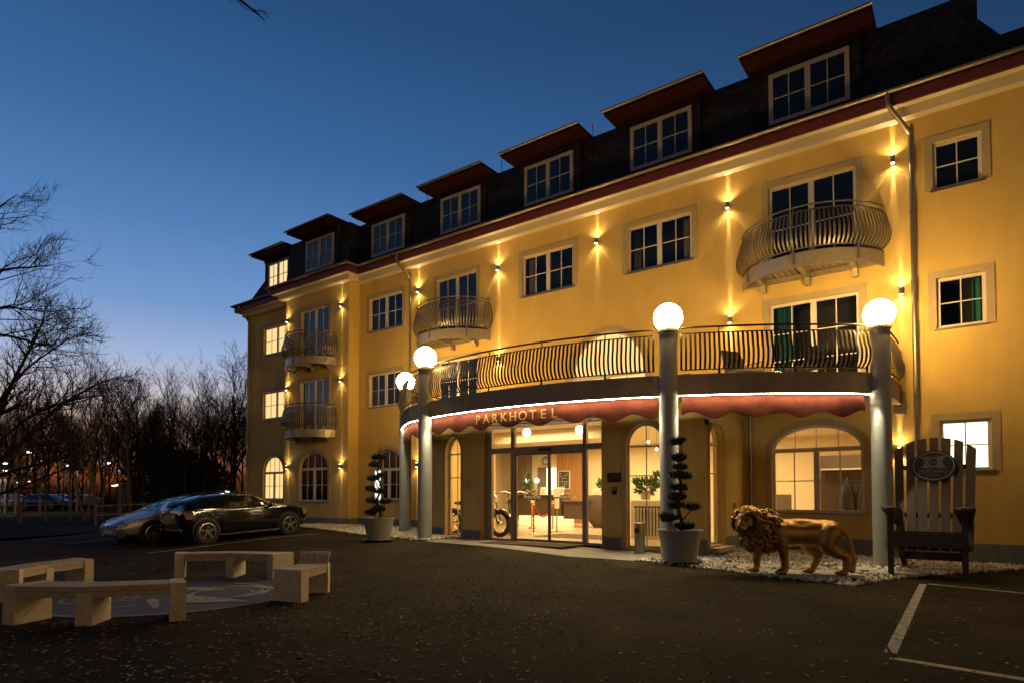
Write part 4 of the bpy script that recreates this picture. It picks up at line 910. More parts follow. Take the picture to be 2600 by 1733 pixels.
# room behind the wide arched window
a = MB(); a.box(-3.75, -1.1, 20.0, 20.06, .9, 2.70); b = MB(); b.box(-3.6, -1.1, 19.7, 19.99, 2.27, 2.31); c = MB()
for k in range(4): c.box(-3.4 + k * .44 - .02, -3.4 + k * .44 + .02, 19.9, 19.99, 1.93, 2.05)
build_thing('coat_rack', 'dark wooden coat rack wall with shelf and hooks behind the wide arched window', 'coat rack', [('board', a, 'desk_front', None), ('shelf', b, 'paper', None), ('hooks', c, 'brass', None)])
for x, lb in [(-2.96, 'dark coat on the left hook behind the wide arched window'), (-2.52, 'dark coat on the right hook partly hidden by the window frame')]:
    a = MB(); a.lathe([(.03, 1.95), (.12, 1.82), (.2, 1.5), (.24, 1.1), (0, 1.08)], 12, Matrix.Translation((x, 19.86, 0)) @ Matrix.Diagonal((1, .5, 1, 1))); tag(a.build('coat', 'black_plastic', smooth=60), lb, 'coat', 'coats on the rack')
a = MB(); a.box(-5.3, -4.62, 20.6, 20.75, FZ, 1.58); a.box(-5.3, -4.62, 20.1, 20.75, FZ, .75)
tag(a.build('booth_bench', 'taupe'), 'high backed brown booth seat inside the wide arched window', 'bench')
a = MB(); a.box(-5.1, -4.1, 19.4, 19.9, 1.02, 1.06)
b = MB()
for x in (-5.05, -4.15): b.box(x - .03, x + .03, 19.6, 19.7, FZ, 1.02)
build_thing('table', 'pale table top by the booth inside the wide arched window', 'table', [('table_top', a, 'paper', None), ('leg', b, 'ink', None)])
# ------------------------------------------------------------------ terrace furniture
def lounge(label, x, y, rz):
    a = MB(); a.box(-.3, .3, -.3, .3, .36, .42); b = MB(); b.hexa([(-.3, .25, .42), (.3, .25, .42), (.3, .31, .42), (-.3, .31, .42), (-.3, .45, 1.0), (.3, .45, 1.0), (.3, .5, 1.0), (-.3, .5, 1.0)]); c = MB()
    for sx in (-1, 1):
        c.tube([(sx * .33, -.3, 0), (sx * .33, -.3, .62), (sx * .33, .3, .62), (sx * .33, .3, 0)], .016, 6)
    build_thing('terrace_chair', label, 'chair', [('seat', a, 'black_plastic', None), ('backrest', b, 'black_plastic', None), ('frame', c, 'dark_iron', None)], (x, y, 4.212), rz, 'dark chairs on the terrace')
lounge('dark terrace chair left of the green-curtained terrace door', -4.6, 15.9, R_(60)); lounge('dark terrace chair in front of the green-curtained terrace door', -3.3, 16.3, R_(-30)); lounge('dark terrace chair right of the lit half-round window', -6.5, 16.8, R_(90))
for x, y, lb in [(-3.95, 16.6, 'bright white egg lamp in front of the green-curtained terrace door'), (-15.0, 15.9, 'bright white egg lamp behind the left end of the terrace railing'), (-7.6, 16.9, 'low white egg lamp near the lit half-round window')]:
    a = MB(); a.ball((0, 0, .2), .17, 18, 12, (1, 1, 1.2)); b = MB(); b.lathe([(0, 0), (.1, 0), (.1, .03), (0, .03)], 16); build_thing('egg_lamp', lb, 'lamp', [('shade', a, 'lit_white', 80), ('foot', b, 'dark_iron', None)], (x, y, 4.212), 0, 'egg lamps on the terrace')
# ------------------------------------------------------------------ mats, bin, vitrine
for x0, x1, y0, y1, lb in [(-10.55, -9.42, 12.82, 13.82, 'left brown doormat on the entrance paving'), (-9.38, -8.02, 12.86, 13.84, 'right brown doormat on the entrance paving')]:
    a = MB(); a.box(x0, x1, y0, y1, zg(-9.5, 13.3) + .012, zg(-9.5, 13.3) + .035); tag(a.build('doormat', 'mat_brown'), lb, 'doormat', 'doormats at the entrance')
a = MB(); a.lathe([(0, 0), (.125, 0), (.125, .68), (0, .68)], 26); b = MB(); b.lathe([(.126, .46), (.129, .46), (.129, .58), (.126, .58)], 8, None, R_(-150), R_(-75)); c = MB(); c.lathe([(0, .68), (.128, .68), (.128, .70), (.1, .71), (.1, .695), (0, .695)], 24); c.box(.03, .07, -.02, .02, .7, .74)
build_thing('ash_bin', 'slim steel litter bin beside the right arched entrance window', 'bin', [('body', a, 'steel_brushed', 40), ('opening', b, 'black_plastic', None), ('lid', c, 'lamp_metal', 40)], (-6.45, 13.82, zg(-6.45, 13.8) + .012))
a = MB(); a.box(-.32, .32, -.04, .04, 1.02, 2.25); b = MB(); b.quad((-.27, -.045, 1.07), (.27, -.045, 1.07), (.27, -.045, 2.20), (-.27, -.045, 2.20)); p1 = MB(); p1.tube([(.37, 0, -.1), (.37, 0, 2.35)], .035, 10); p2 = MB(); p2.tube([(-.37, 0, -.1), (-.37, 0, 2.3)], .035, 10); c = MB()
for k in range(7): c.box(-.2, -.2 + .15 + .2 * ((k * 7) % 5) / 5, -.05, -.046, 1.95 - k * .11, 1.965 - k * .11)
build_thing('lit_showcase', 'bright lit information showcase on two posts behind the left topiary', 'showcase', [('case', a, 'lamp_metal', None), ('lit_panel', b, 'vitrine_glow', None), ('post', p1, 'lamp_metal', 50), ('post', p2, 'lamp_metal', 50), ('printed_rows', c, 'slab_stone', None)], (-18.35, 16.3, zg(-18, 16)), R_(-18))
# ------------------------------------------------------------------ planters and topiaries
def pot(label, x, y, s):
    p = MB(); p.lathe([(0, .02), (.33, .02), (.335, .06), (.445, .66), (.46, .66), (.462, .70), (.425, .70), (.41, .64), (0, .64)], 40); so = MB(); so.lathe([(0, .6405), (.408, .6405), (.41, .66)], 24); sa = MB(); sa.lathe([(0, 0), (.38, 0), (.47, .05), (.455, .06), (.36, .018), (0, .018)], 36)
    o = build_thing('planter', label, 'planter', [('pot', p, 'pot_grey', 40), ('soil', so, 'soil', None), ('saucer', sa, 'saucer_dark', 40)], (x, y, zg(x, y) + .004), 0, 'round planters beside the entrance'); o.scale = (s,) * 3; return o
def topiary(label, x, y, s, pads, seed, twigs=()):
    z0 = zg(x, y) + .60 * s; t = thing('topiary', label, 'topiary', (x, y, z0), R_(36.46), 'cloud pruned topiaries in planters'); rnd = random.Random(seed)
    top = max(p[1] for p in pads); mb = MB(); path = [(0, 0, 0)]; k = 9
    for i in range(1, k + 1): path.append((.05 * math.sin(i * 1.7), .04 * math.cos(i * 1.3), (top + .03) * i / k))
    path = catmull(path, 4); mb.tube(path, [lerp(.042, .012, i / (len(path) - 1)) for i in range(len(path))], 8)
    for (px, pz, w, h) in pads:
        if abs(px) > .06:
            zb = max(.05, pz - .28); mb.tube(catmull([(0, 0, zb), (px * .5, rnd.uniform(-.05, .05), zb + .08), (px, 0, pz)], 5), [.02 - .0012 * i for i in range(11)], 6)
    for tw in twigs: mb.tube([(0, 0, top), tw], [.008, .003], 5)
    mb.build('trunk', 'bark', t, smooth=60)
    for i, (px, pz, w, h) in enumerate(pads):
        n = int(2300 * (w / .2)); f = MB(); py = rnd.uniform(-.06, .06)
        lobes = [(rnd.uniform(-.62, .62), rnd.uniform(-.6, .6), rnd.uniform(-.25, .35), rnd.uniform(.28, .5)) for _ in range(7)] + [(0, 0, 0, .6)]
        for _ in range(n):
            lb = lobes[rnd.randrange(8)]; v = Vector((rnd.gauss(0, 1), rnd.gauss(0, 1), rnd.gauss(0, 1))).normalized() * rnd.uniform(.55, 1.0)
            q = Vector((lb[0] + v.x * lb[3], lb[1] + v.y * lb[3], lb[2] + v.z * lb[3]))
            p = Vector((px + q.x * w, py + q.y * w * .85, pz + q.z * h)); d = (Vector((v.x, v.y, v.z * .8 + .75)) + Vector((rnd.uniform(-.5, .5), rnd.uniform(-.5, .5), rnd.uniform(-.3, .5)))).normalized()
            L = rnd.uniform(.03, .075) * (1.8 if rnd.random() < .2 else 1); sd = d.cross(Vector((rnd.uniform(-1, 1), rnd.uniform(-1, 1), rnd.uniform(-1, 1)))).normalized() * .010
            f.add([p - sd, p + sd, p + d * L], [(0, 1, 2)])
        f.build('foliage', 'topiary_leaf', t)
    return t
u = .002315
PR = [((cx - 597) * u, (1140 - cy) * u, w * u * 1.12, h * u * 1.02) for cx, cy, w, h in [(590, 300, 62, 42), (600, 448, 74, 50), (600, 535, 68, 30), (602, 610, 92, 46), (588, 720, 76, 34), (565, 812, 86, 50), (560, 885, 70, 38), (705, 898, 62, 42), (490, 998, 76, 46), (640, 1075, 82, 46)]]
u = .00219
PL = [((cx - 305) * u, (1120 - cy) * u, w * u * 1.12, h * u * 1.05) for cx, cy, w, h in [(298, 310, 84, 40), (255, 408, 70, 42), (250, 580, 84, 36), (335, 545, 40, 30), (215, 720, 68, 38), (320, 750, 66, 36), (210, 872, 70, 40), (392, 880, 64, 38), (300, 970, 70, 44), (190, 1020, 66, 44)]]
pot('large pale grey planter in front of the second porch column', -5.06, 12.80, 1.0); topiary('tall cloud pruned topiary with ten pads before the second column', -5.06, 12.80, 1.0, PR, 11)
pot('grey planter beside the white pebbles left of the entrance', -13.45, 11.95, .94); topiary('cloud pruned topiary with spiky top left of the entrance', -13.45, 11.95, .94, PL, 12, [(.06, 0, 2.2), (-.08, .02, 2.1), (-.22, 0, 1.98), (.0, .03, 2.15), (.1, 0, 2.05)])
# ------------------------------------------------------------------ golden lion
def limb(mb, pts, rad, n=12):
    mb.tube(catmull(pts, 6), [r for r, in catmull([(r,) for r in rad], 6)], n)
    for p, r in ((pts[0], rad[0]), (pts[-1], rad[-1])): mb.ball(p, r * .99, 12, 8)
def lion():
    x, y = -2.80, 12.66; t = thing('lion_statue', 'life size golden lion statue standing on pebbles before the hotel', 'statue', (x, y, zg(x, y) + .055), math.atan2(-.48, -.87))
    b = MB()
    limb(b, [(-.66, 0, .80), (-.42, 0, .76), (-.1, 0, .745), (.2, 0, .75), (.42, 0, .76)], [.20, .245, .235, .27, .25], 20)
    b.ball((-.1, 0, .90), .2, 16, 10, (2.6, .75, .62)); b.ball((.3, 0, .66), .25, 16, 10, (1.0, .85, 1.05)); b.ball((-.55, 0, .78), .23, 16, 10, (1.1, .95, 1.0))
    limb(b, [(.35, .02, .85), (.62, .06, .96), (.82, .12, .96)], [.24, .2, .15])
    # head turned a little to the viewer
    H = Matrix.Translation((.90, .19, .95)) @ Matrix.Rotation(R_(50), 4, 'Z') @ Matrix.Rotation(R_(10), 4, 'Y') @ Matrix.Scale(1.12, 4)
    HR = H.to_3x3().normalized().to_4x4()
    def hb(c, r, s): b.ball(H @ Vector(c), r * 1.12, 16, 12, s, HR)
    hb((0, 0, .02), .165, (1, .92, 1.08)); hb((.13, 0, -.055), .10, (1.15, .95, .85)); hb((.12, 0, .03), .06, (1.7, .8, .8)); hb((.225, 0, -.005), .038, (.8, 1.25, .75)); hb((.16, .04, -.075), .062, (1.1, .9, .75)); hb((.16, -.04, -.075), .062, (1.1, .9, .75)); hb((.13, 0, -.15), .06, (1.2, 1, .75))
    for s in (-1, 1): hb((.10, s * .075, .085), .045, (.8, 1.3, .55)); hb((.12, s * .066, .05), .024, (1, 1, .7)); hb((-.03, s * .16, .15), .06, (.5, .8, 1.0)); hb((.06, s * .105, -.02), .07, (1, .7, .9))
    def paw(px, py, pz, fw=1):
        b.ball((px, py, pz + .05), .088, 14, 10, (1.25, 1.0, .66))
        for k in range(4): b.ball((px + .095 - abs(k - 1.5) * .012, py - .062 + k * .041, pz + .036), .034, 10, 8, (1.35, .85, 1.0))
    limb(b, [(.30, .17, .80), (.27, .19, .56), (.22, .18, .34), (.205, .18, .12)], [.165, .125, .085, .068]); paw(.26, .18, 0)
    limb(b, [(.38, -.15, .78), (.54, -.16, .50), (.61, -.16, .30), (.62, -.16, .12)], [.15, .11, .085, .066]); paw(.68, -.16, 0)
    limb(b, [(-.60, .16, .76), (-.55, .19, .54), (-.70, .18, .40), (-.86, .17, .34), (-.87, .17, .12)], [.205, .165, .11, .082, .066]); paw(-.80, .17, 0)
    limb(b, [(-.52, -.15, .74), (-.32, -.16, .52), (-.42, -.16, .40), (-.50, -.16, .33), (-.41, -.16, .12)], [.19, .15, .10, .078, .064]); paw(-.33, -.16, 0)
    limb(b, [(-.78, 0, .90), (-.92, .03, .74), (-1.0, .07, .52), (-1.02, .11, .28), (-.98, .14, .08)], [.05, .042, .04, .04, .055])
    me = b.finish([('REMESH', dict(mode='VOXEL', voxel_size=.016)), ('SMOOTH', dict(factor=.6, iterations=5))])
    o = MB(); o.mesh_data(me); bpy.data.meshes.remove(me); o.build('body', 'gold_lion', t, smooth=180)
    m = MB(); rnd = random.Random(21)
    m.ball((.56, .03, .80), .30, 18, 12, (.95, .95, 1.25)); m.ball((.80, .03, 1.0), .235, 18, 12, (1.05, 1.0, 1.0))
    cores = [((.52, .03, .80), (.30, .29, .38)), ((.84, .06, .99), (.255, .27, .245)), ((.75, .07, .68), (.21, .24, .23))]
    face = H @ Vector((.16, 0, -.02)); fdir = (HR.to_3x3() @ Vector((1, 0, 0))).normalized()
    n = 0
    while n < 620:
        c, r = cores[rnd.choice((0, 0, 1, 1, 2))]; v = Vector((rnd.gauss(0, 1), rnd.gauss(0, 1), rnd.gauss(0, 1))).normalized(); p = Vector((c[0] + v.x * r[0], c[1] + v.y * r[1], c[2] + v.z * r[2]))
        dd = p - face; ax = dd.dot(fdir)
        if ax > -.26 and (dd - fdir * ax).length < .225: continue
        if p.x < .30 and p.z < .55: continue
        n += 1; fl = (Vector((-.55, v.y * .5, -.85)) + Vector((rnd.uniform(-.5, .5), rnd.uniform(-.5, .5), rnd.uniform(-.3, .3)))); fl = (fl - v * fl.dot(v) * .85).normalized()
        L = rnd.uniform(.09, .17); sd = v.cross(fl).normalized() * rnd.choice((-1, 1)) * .035
        m.tube(catmull([p - v * .02, p + v * .02 + fl * L * .35 + sd, p + v * .02 + fl * L * .7 - sd * .3, p + v * .006 + fl * L + sd * .8], 3), [r2 for r2, in catmull([(.022,), (.026,), (.018,), (.004,)], 3)], 6)
    m.build('mane', 'gold_lion', t, smooth=70)
lion()
# ------------------------------------------------------------------ giant slatted chair
def giant_chair():
    t = thing('giant_chair', 'oversized dark wooden slatted garden chair with an oval hotel badge', 'chair', (-.74, 14.04, .02)); W = 'chair_wood'
    xl, xr = -.62, .54
    for x in (xl, xr): m = MB(); m.box(x - .045, x + .045, -.06, .06, -.02, 1.24); m.build('front_leg', W, t)
    for x in (xl + .05, xr - .05):                                    # raked side rails that run down to become the back legs
        m = MB(); m.prism([(x - .035, -.05, .78), (x - .035, .1, .80), (x - .035, 1.3, .52), (x - .035, 2.42, .06), (x - .035, 2.42, -.02), (x - .035, 2.16, -.02), (x - .035, 1.25, .34), (x - .035, .2, .56), (x - .035, -.05, .56)], (.07, 0, 0)); m.build('side_rail', W, t)
    m = MB(); m.box(xl - .03, xr + .03, -.115, -.062, .57, .82); m.build('front_board', W, t)
    for k in range(8):
        y = .0 + k * .165; z = .80 - .235 * (y - .1) / 1.2; m = MB(); m.hexa([(xl + .0, y, z), (xr, y, z), (xr, y + .14, z - .027), (xl, y + .14, z - .027), (xl, y, z + .035), (xr, y, z + .035), (xr, y + .14, z + .008), (xl, y + .14, z + .008)]); m.build('seat_slat', W, t)
    m = MB(); m.beam((xl, 1.75, .27), (xr, 1.75, .27), .05, .17, (0, 0, 1)); m.build('rear_stretcher', W, t)
    for x, s in ((xl, -1), (xr, 1)):
        m = MB(); P = [(-.17, 1.26), (.1, 1.275), (.7, 1.16), (1.35, .98), (1.75, .90)]; wv = [.05, .17, .15, .10, .07]
        for (y0, z0), (y1, z1), w0, w1 in zip(P, P[1:], wv, wv[1:]):
            m.hexa([(x - w0, y0, z0), (x + w0, y0, z0), (x + w1, y1, z1), (x - w1, y1, z1), (x - w0, y0, z0 + .04), (x + w0, y0, z0 + .04), (x + w1, y1, z1 + .04), (x - w1, y1, z1 + .04)])
        m.prism([(x - .02, -.06, 1.24), (x - .02, -.15, 1.24), (x - .02, -.12, 1.12), (x - .02, -.06, 1.0)], (.04, 0, 0)); m.build('armrest', W, t)
    zt = [2.55, 2.68, 2.74, 2.76, 2.74, 2.68, 2.55]; sl = [.06, .035, .012, 0, -.012, -.035, -.06]
    def Y(z): return 1.22 + (z - .45) * .39
    for k in range(7):
        cb = lerp(-.555, .575, k / 6); ct = lerp(-.635, .655, k / 6); wb, wt = .078, .078; z0 = .42; za, zb = zt[k] - sl[k], zt[k] + sl[k]
        m = MB(); m.hexa([(cb - wb, Y(z0), z0), (cb + wb, Y(z0), z0), (cb + wb, Y(z0) + .035, z0), (cb - wb, Y(z0) + .035, z0), (ct - wt, Y(za), za), (ct + wt, Y(zb), zb), (ct + wt, Y(zb) + .035, zb), (ct - wt, Y(za) + .035, za)]); m.build('back_slat', W, t)
    for z, w in ((2.12, .6), (1.12, .62)): m = MB(); m.box(-w, w + .02, Y(z) + .037, Y(z) + .08, z - .05, z + .05); m.build('back_rail', W, t)
    # oval badge fixed to the slats, tilted with them
    zc = 2.14; B = Matrix.Translation((.0, Y(zc) - .012, zc)) @ Matrix.Rotation(R_(90) - math.atan(.39), 4, 'X')
    def el(a, b, z, n=48): return [B @ Vector((a * math.cos(2 * math.pi * i / n), b * math.sin(2 * math.pi * i / n), z)) for i in range(n)]
    m = MB(); A, Bb = el(.40, .355, 0), el(.40, .355, .03); n = 48; m.add(A + Bb, [tuple(range(n)), tuple(range(n, 2 * n))] + [(i, (i + 1) % n, n + (i + 1) % n, n + i) for i in range(n)]); bd = m.build('badge', 'badge_black', t)
    def ringm(a0, b0, a1, b1, z, cx=0., cy=0.):
        m = MB(); n = 48; o = [B @ Vector((cx + a0 * math.cos(2 * math.pi * i / n), cy + b0 * math.sin(2 * math.pi * i / n), z)) for i in range(n)]; q = [B @ Vector((cx + a1 * math.cos(2 * math.pi * i / n), cy + b1 * math.sin(2 * math.pi * i / n), z)) for i in range(n)]
        m.add(o + q, [(i, (i + 1) % n, n + (i + 1) % n, n + i) for i in range(n)]); return m
    m = ringm(.365, .322, .345, .302, .034); g = ringm(.112, .112, .088, .088, .034, 0, .08); m.add(g.v, g.f); m.build('badge_ring', 'badge_ring', bd, recalc=False)
    m = MB()
    for s in (-1, 1):                                                # the two hourglass shapes between the ring and the side discs
        L = [(s * (.29 - .135 * math.cos(q)), .08 + .135 * math.sin(q)) for q in [R_(-75 + 150 * i / 12) for i in range(13)]]
        Rr = [(s * (.125 * math.cos(q)), .08 + .135 * math.sin(q)) for q in [R_(75 - 150 * i / 12) for i in range(13)]]
        pass
        m.poly([B @ Vector((x, y, .036)) for x, y in L + Rr])
    m.mesh_data(text_mesh('HOGANO', .112, .001), B @ Matrix.Translation((0, -.165, .035))); m.mesh_data(text_mesh('HOTELS', .058, .001), B @ Matrix.Translation((0, -.235, .035))); m.mesh_data(text_mesh('HOTEL', .045, .001), B @ Matrix.Translation((0, .064, .035)))
    m.build('badge_lettering', 'badge_letter', bd, recalc=False)
giant_chair()
# ------------------------------------------------------------------ benches and medallion
BC = (-10.2, 4.8)
def bp(r, a, z): return (BC[0] + r * math.cos(R_(a)), BC[1] + r * math.sin(R_(a)), z)
def bench(label, angs, head=False):
    am = angs[len(angs) // 2]; o = bp(2.2, am, 0); t = thing('curved_bench', label, 'bench', o, 0, 'curved benches round the painted medallion'); off = Vector(o); zo = .0
    P = lambda r, a, z: Vector(bp(r, a, z + zo)) - off
    for i, a in enumerate(angs):
        end = i in (0, len(angs) - 1); d0, d1 = ((0, 7.2) if i == 0 else (-7.2, 0)) if end else (-2.2, 2.2)
        if end: d0, d1 = (0, 4.4) if i == 0 else (-4.4, 0)
        m = MB(); z1 = .47 if end else .40
        m.hexa([P(1.95, a + d0, -.02), P(2.43, a + d0, -.02), P(2.43, a + d1, -.02), P(1.95, a + d1, -.02), P(1.95, a + d0, z1), P(2.43, a + d0, z1), P(2.43, a + d1, z1), P(1.95, a + d1, z1)])
        m.build('support', 'bench_concrete', t)
    segs = list(zip(angs, angs[1:]))
    for i, (a, b) in enumerate(segs):
        A = a + (4.5 if i == 0 else .1); Bq = b - (4.5 if i == len(segs) - 1 else .1)
        m = MB()
        for k in range(5):
            r0 = 1.965 + k * .093; r1 = r0 + .080
            m.hexa([P(r0, A, .405), P(r1, A, .405), P(r1, Bq, .405), P(r0, Bq, .405), P(r0, A, .465), P(r1, A, .465), P(r1, Bq, .465), P(r0, Bq, .465)])
        s = m.build('seat', 'bench_wood', t)
        m = MB(); m.hexa([P(1.97, A, .33), P(2.41, A, .33), P(2.41, Bq, .33), P(1.97, Bq, .33), P(1.97, A, .40), P(2.41, A, .40), P(2.41, Bq, .40), P(1.97, Bq, .40)]); m.build('seat_bearer', 'bench_wood', s)
    if head:
        a = angs[-1]; m = MB()
        for k in range(4):
            r0 = 1.965 + k * .117; r1 = r0 + .104; prof = [(a - 3.5 + 5.5 * q, .47 + .17 * math.sin(q * math.pi * .52)) for q in [i / 8 for i in range(9)]]
            for (a0, z0), (a1, z1) in zip(prof, prof[1:]): m.hexa([P(r0, a0, z0 - .05), P(r1, a0, z0 - .05), P(r1, a1, z1 - .05), P(r0, a1, z1 - .05), P(r0, a0, z0), P(r1, a0, z0), P(r1, a1, z1), P(r0, a1, z1)])
        m.build('headrest', 'bench_wood', t)
bench('nearest curved bench, its slats facing the painted medallion', [-72, -47, -21]); bench('short curved bench with raised slatted headrest right of the medallion', [18, 44], True)
bench('far curved bench between the medallion and the parked cars', [97, 125, 153]); bench('left curved bench cut off by the picture edge', [191, 214, 238])
def disc(r0, r1, a0, a1, z, cx=BC[0], cy=BC[1], n=64, r0e=None, r1e=None):
    m = MB(); vs = []
    for i in range(n + 1):
        q = i / n; a = R_(lerp(a0, a1, q)); w = 1.
        ra = lerp(r0, r0e, q) if r0e is not None else r0; rb = lerp(r1, r1e, q) if r1e is not None else r1
        vs += [(cx + ra * math.cos(a), cy + ra * math.sin(a), zg(cx, cy) + z), (cx + rb * math.cos(a), cy + rb * math.sin(a), zg(cx, cy) + z)]
    m.add(vs, [(2 * i, 2 * i + 1, 2 * i + 3, 2 * i + 2) for i in range(n)]); return m
mat('medallion_dark', (.05, .052, .06), .7, var=.3, vscale=4, bump=.3, bscale=80)
struct(disc(0, 1.93, 0, 360, .008, n=72).build('ground_medallion', 'medallion_dark'))
m = disc(1.84, 1.90, 0, 360, .013, n=90)
def add(g): m.add(g.v, g.f)
cx, cy = BC
struct(line([(-1.74, 11.95), (-1.35, 10.2), (-.92, 8.1), (-.2, 5.0)], .03, .004).build('asphalt_joint', 'soil'))
# swooping arcs and crescents of the medallion
for (r, w, a0, a1, ox, oy) in [(.62, .07, 0, 360, .55, .55), (.42, .05, 20, 320, .55, .55), (.95, .10, -40, 120, .15, .35), (.30, .05, 0, 360, -.35, -.85), (.46, .05, 30, 330, -.35, -.85), (.28, .05, 90, 400, .35, -.95), (.2, .05, 0, 270, -.95, -.55), (.16, .04, 0, 360, -1.2, -.1)]:
    add(disc(r, r + w, a0, a1, .014, cx + ox, cy + oy, 40))
for (pts) in [[(.2, .1), (.9, -.35), (1.5, .15), (1.7, .35), (1.2, .3), (.7, .15)], [(-.6, .3), (.1, .45), (.3, .75), (-.3, .6)], [(-.2, 1.0), (.5, 1.35), (1.0, 1.3), (.3, 1.1)], [(.3, -.5), (1.1, -.75), (1.0, -.62), (.4, -.38)], [(-1.5, .3), (-.9, .5), (-.95, .62), (-1.5, .45)]]:
    c2 = catmull(pts + [pts[0]], 6)[:-1]; m.add([(cx + x, cy + y, .0155) for x, y in c2], [tuple(range(len(c2)))])
struct(m.build('medallion_marking', 'worn_paint', recalc=False))
# ------------------------------------------------------------------ cars
def car(label, loc, rot, paint, st, kind, wb=(-1.33, 1.33), wr=.335, res=5, group=None, lights=True, name='parked_car'):
    t = thing(name, label, 'car', loc, 0, group); t.rotation_euler = rot
    S = catmull(st, res)                                             # x,w,zb,zm,zbelt,wt,zt
    def section(q):
        x, w, zb, zm, zk, wt, zt = q; wi = max(.02, wt)
        P = [(0, zb), (w * .78, zb), (w * .965, zb + .10), (w, zm), (w * .985, zk - .06), (w * .955, zk), (lerp(w * .955, wi, .5) + .012, lerp(zk, zt - .05, .5)), (wi, zt - .06), (wi * .8, zt - .012), (0, zt)]
        return [(x, y, z) for y, z in P]
    secs = [section(q) for q in S]; k = 10
    b = MB()
    for sd in (1, -1):
        vs = [(x, y * sd, z) for s in secs for x, y, z in s]; b.add(vs, [(i * k + j, i * k + j + 1, (i + 1) * k + j + 1, (i + 1) * k + j) for i in range(len(secs) - 1) for j in range(k - 1)])
    for s in (secs[0], secs[-1]): b.poly([(x, y, z) for x, y, z in s] + [(x, -y, z) for x, y, z in reversed(s)])
    body = b.build('body', paint, t, smooth=38)
    xs = [q[0] for q in S]
    def at(x):
        for i in range(len(S) - 1):
            if xs[i] <= x <= xs[i + 1]:
                f = (x - xs[i]) / (xs[i + 1] - xs[i] + 1e-9); return [lerp(a, c, f) for a, c in zip(S[i], S[i + 1])]
        return list(S[-1])
    def side(x, v, sd, o=.006):
        q = section(at(x)); a, m_, c = q[5], q[6], q[7]
        p = [lerp(a[i], m_[i], v * 2) if v < .5 else lerp(m_[i], c[i], v * 2 - 1) for i in range(3)]; return (p[0], sd * (p[1] + o), p[2] + o * .3)
    for sd in (1, -1):
        for nm, x0, x1, x0t, x1t in kind['side']:
            g = MB(); n = 8
            for i in range(n):
                for v0, v1 in ((.06, .5), (.5, .93)):
                    X = lambda f, v: lerp(lerp(x0, x0t, v), lerp(x1, x1t, v), f)
                    g.quad(side(X(i / n, v0), v0, sd), side(X((i + 1) / n, v0), v0, sd), side(X((i + 1) / n, v1), v1, sd), side(X(i / n, v1), v1, sd))
            g.build('side_window', 'car_glass', t, smooth=60)
        if kind.get('chrome'):
            g = MB(); g.tube([side(lerp(kind['chrome'][0], kind['chrome'][1], i / 16), .02, sd, .008) for i in range(17)], .010, 5); g.build('window_trim', 'chrome', t)
    def top(x, f, sd=1, o=.006):
        q = section(at(x)); a, m_, c = q[7], q[8], q[9]
        p = [lerp(c[i], m_[i], f / .8) if f < .8 else lerp(m_[i], a[i], (f - .8) / .2) for i in range(3)]; return (p[0], sd * p[1], p[2] + o)
    for nm, x0, x1 in kind['screens']:
        g = MB(); n = 8
        for i in range(n):
            for sd in (1, -1):
                for f0, f1 in ((0, .5), (.5, .92)):
                    xa, xb = lerp(x0, x1, i / n), lerp(x0, x1, (i + 1) / n); g.quad(top(xa, f0, sd), top(xb, f0, sd), top(xb, f1, sd), top(xa, f1, sd))
        g.build(nm, 'car_glass', t, smooth=60)
    for x in wb:
        w = at(x)[1]
        for sd in (1, -1):
            M = Matrix.Translation((x, sd * (w - .10), wr)) @ Matrix.Rotation(R_(-90 * sd), 4, 'X')
            a = MB(); a.lathe([(0, -.1), (wr + .055, -.1), (wr + .055, .108), (wr + .03, .112), (0, .112)], 28, M); a.build('wheel_arch', 'black_plastic', t, smooth=30)
            a = MB(); a.lathe([(wr * .69, .10), (wr * .93, .10), (wr, .13), (wr, .145), (wr * .95, .165), (wr * .72, .162), (wr * .69, .14)], 34, M); wh = a.build('wheel', 'tyre', t, smooth=40)
            r = MB(); r.lathe([(wr * .70, .13), (wr * .70, .162), (wr * .64, .166), (wr * .62, .14)], 34, M); r.lathe([(0, .150), (.055, .150), (.06, .135), (0, .13)], 16, M)
            for s5 in range(5):
                for dd in (-.12, .12):
                    q = s5 * 2 * math.pi / 5 + .3; a0 = (math.cos(q + dd * 1.6) * .05, math.sin(q + dd * 1.6) * .05, .145); a1 = (math.cos(q + dd) * wr * .66, math.sin(q + dd) * wr * .66, .152)
                    r.beam(M @ Vector(a0), M @ Vector(a1), .022, .022, M.to_3x3() @ Vector((0, 0, 1)))
            r.build('rim', 'rim', wh, smooth=40)
            br = MB(); br.lathe([(0, .113), (wr * .6, .113), (wr * .6, .116), (0, .116)], 20, M); br.build('brake_disc', 'dark_iron', wh)
    for nm, x0, x1, y0, y1, z0, z1, mt in kind['bits']:
        for sd in ((1, -1) if y0 > 0 or y1 > 0 and y0 >= 0 and nm not in ('number_plate', 'grille', 'badge', 'valance') else (1,)):
            g = MB(); ya, yb = (y0 * sd, y1 * sd); g.box(x0, x1, min(ya, yb), max(ya, yb), z0, z1); g.build(nm, mt, t)
    if kind.get('rails'):
        for sd in (1, -1): g = MB(); g.tube([(lerp(-1.5, .3, i / 12), sd * .62, at(lerp(-1.5, .3, i / 12))[6] + (.035 if 0 < i < 12 else -.01)) for i in range(13)], .014, 6); g.build('roof_rail', 'black_plastic', t)
    for sd in (1, -1):
        g = MB(); g.ball((kind['mirror'][0], sd * (.93), kind['mirror'][1]), .09, 12, 8, (.7, 1.05, .75)); g.tube([(kind['mirror'][0], sd * .84, kind['mirror'][1] - .03), (kind['mirror'][0], sd * .9, kind['mirror'][1] - .02)], .02, 6); g.build('mirror', paint, t, smooth=70)
    return t
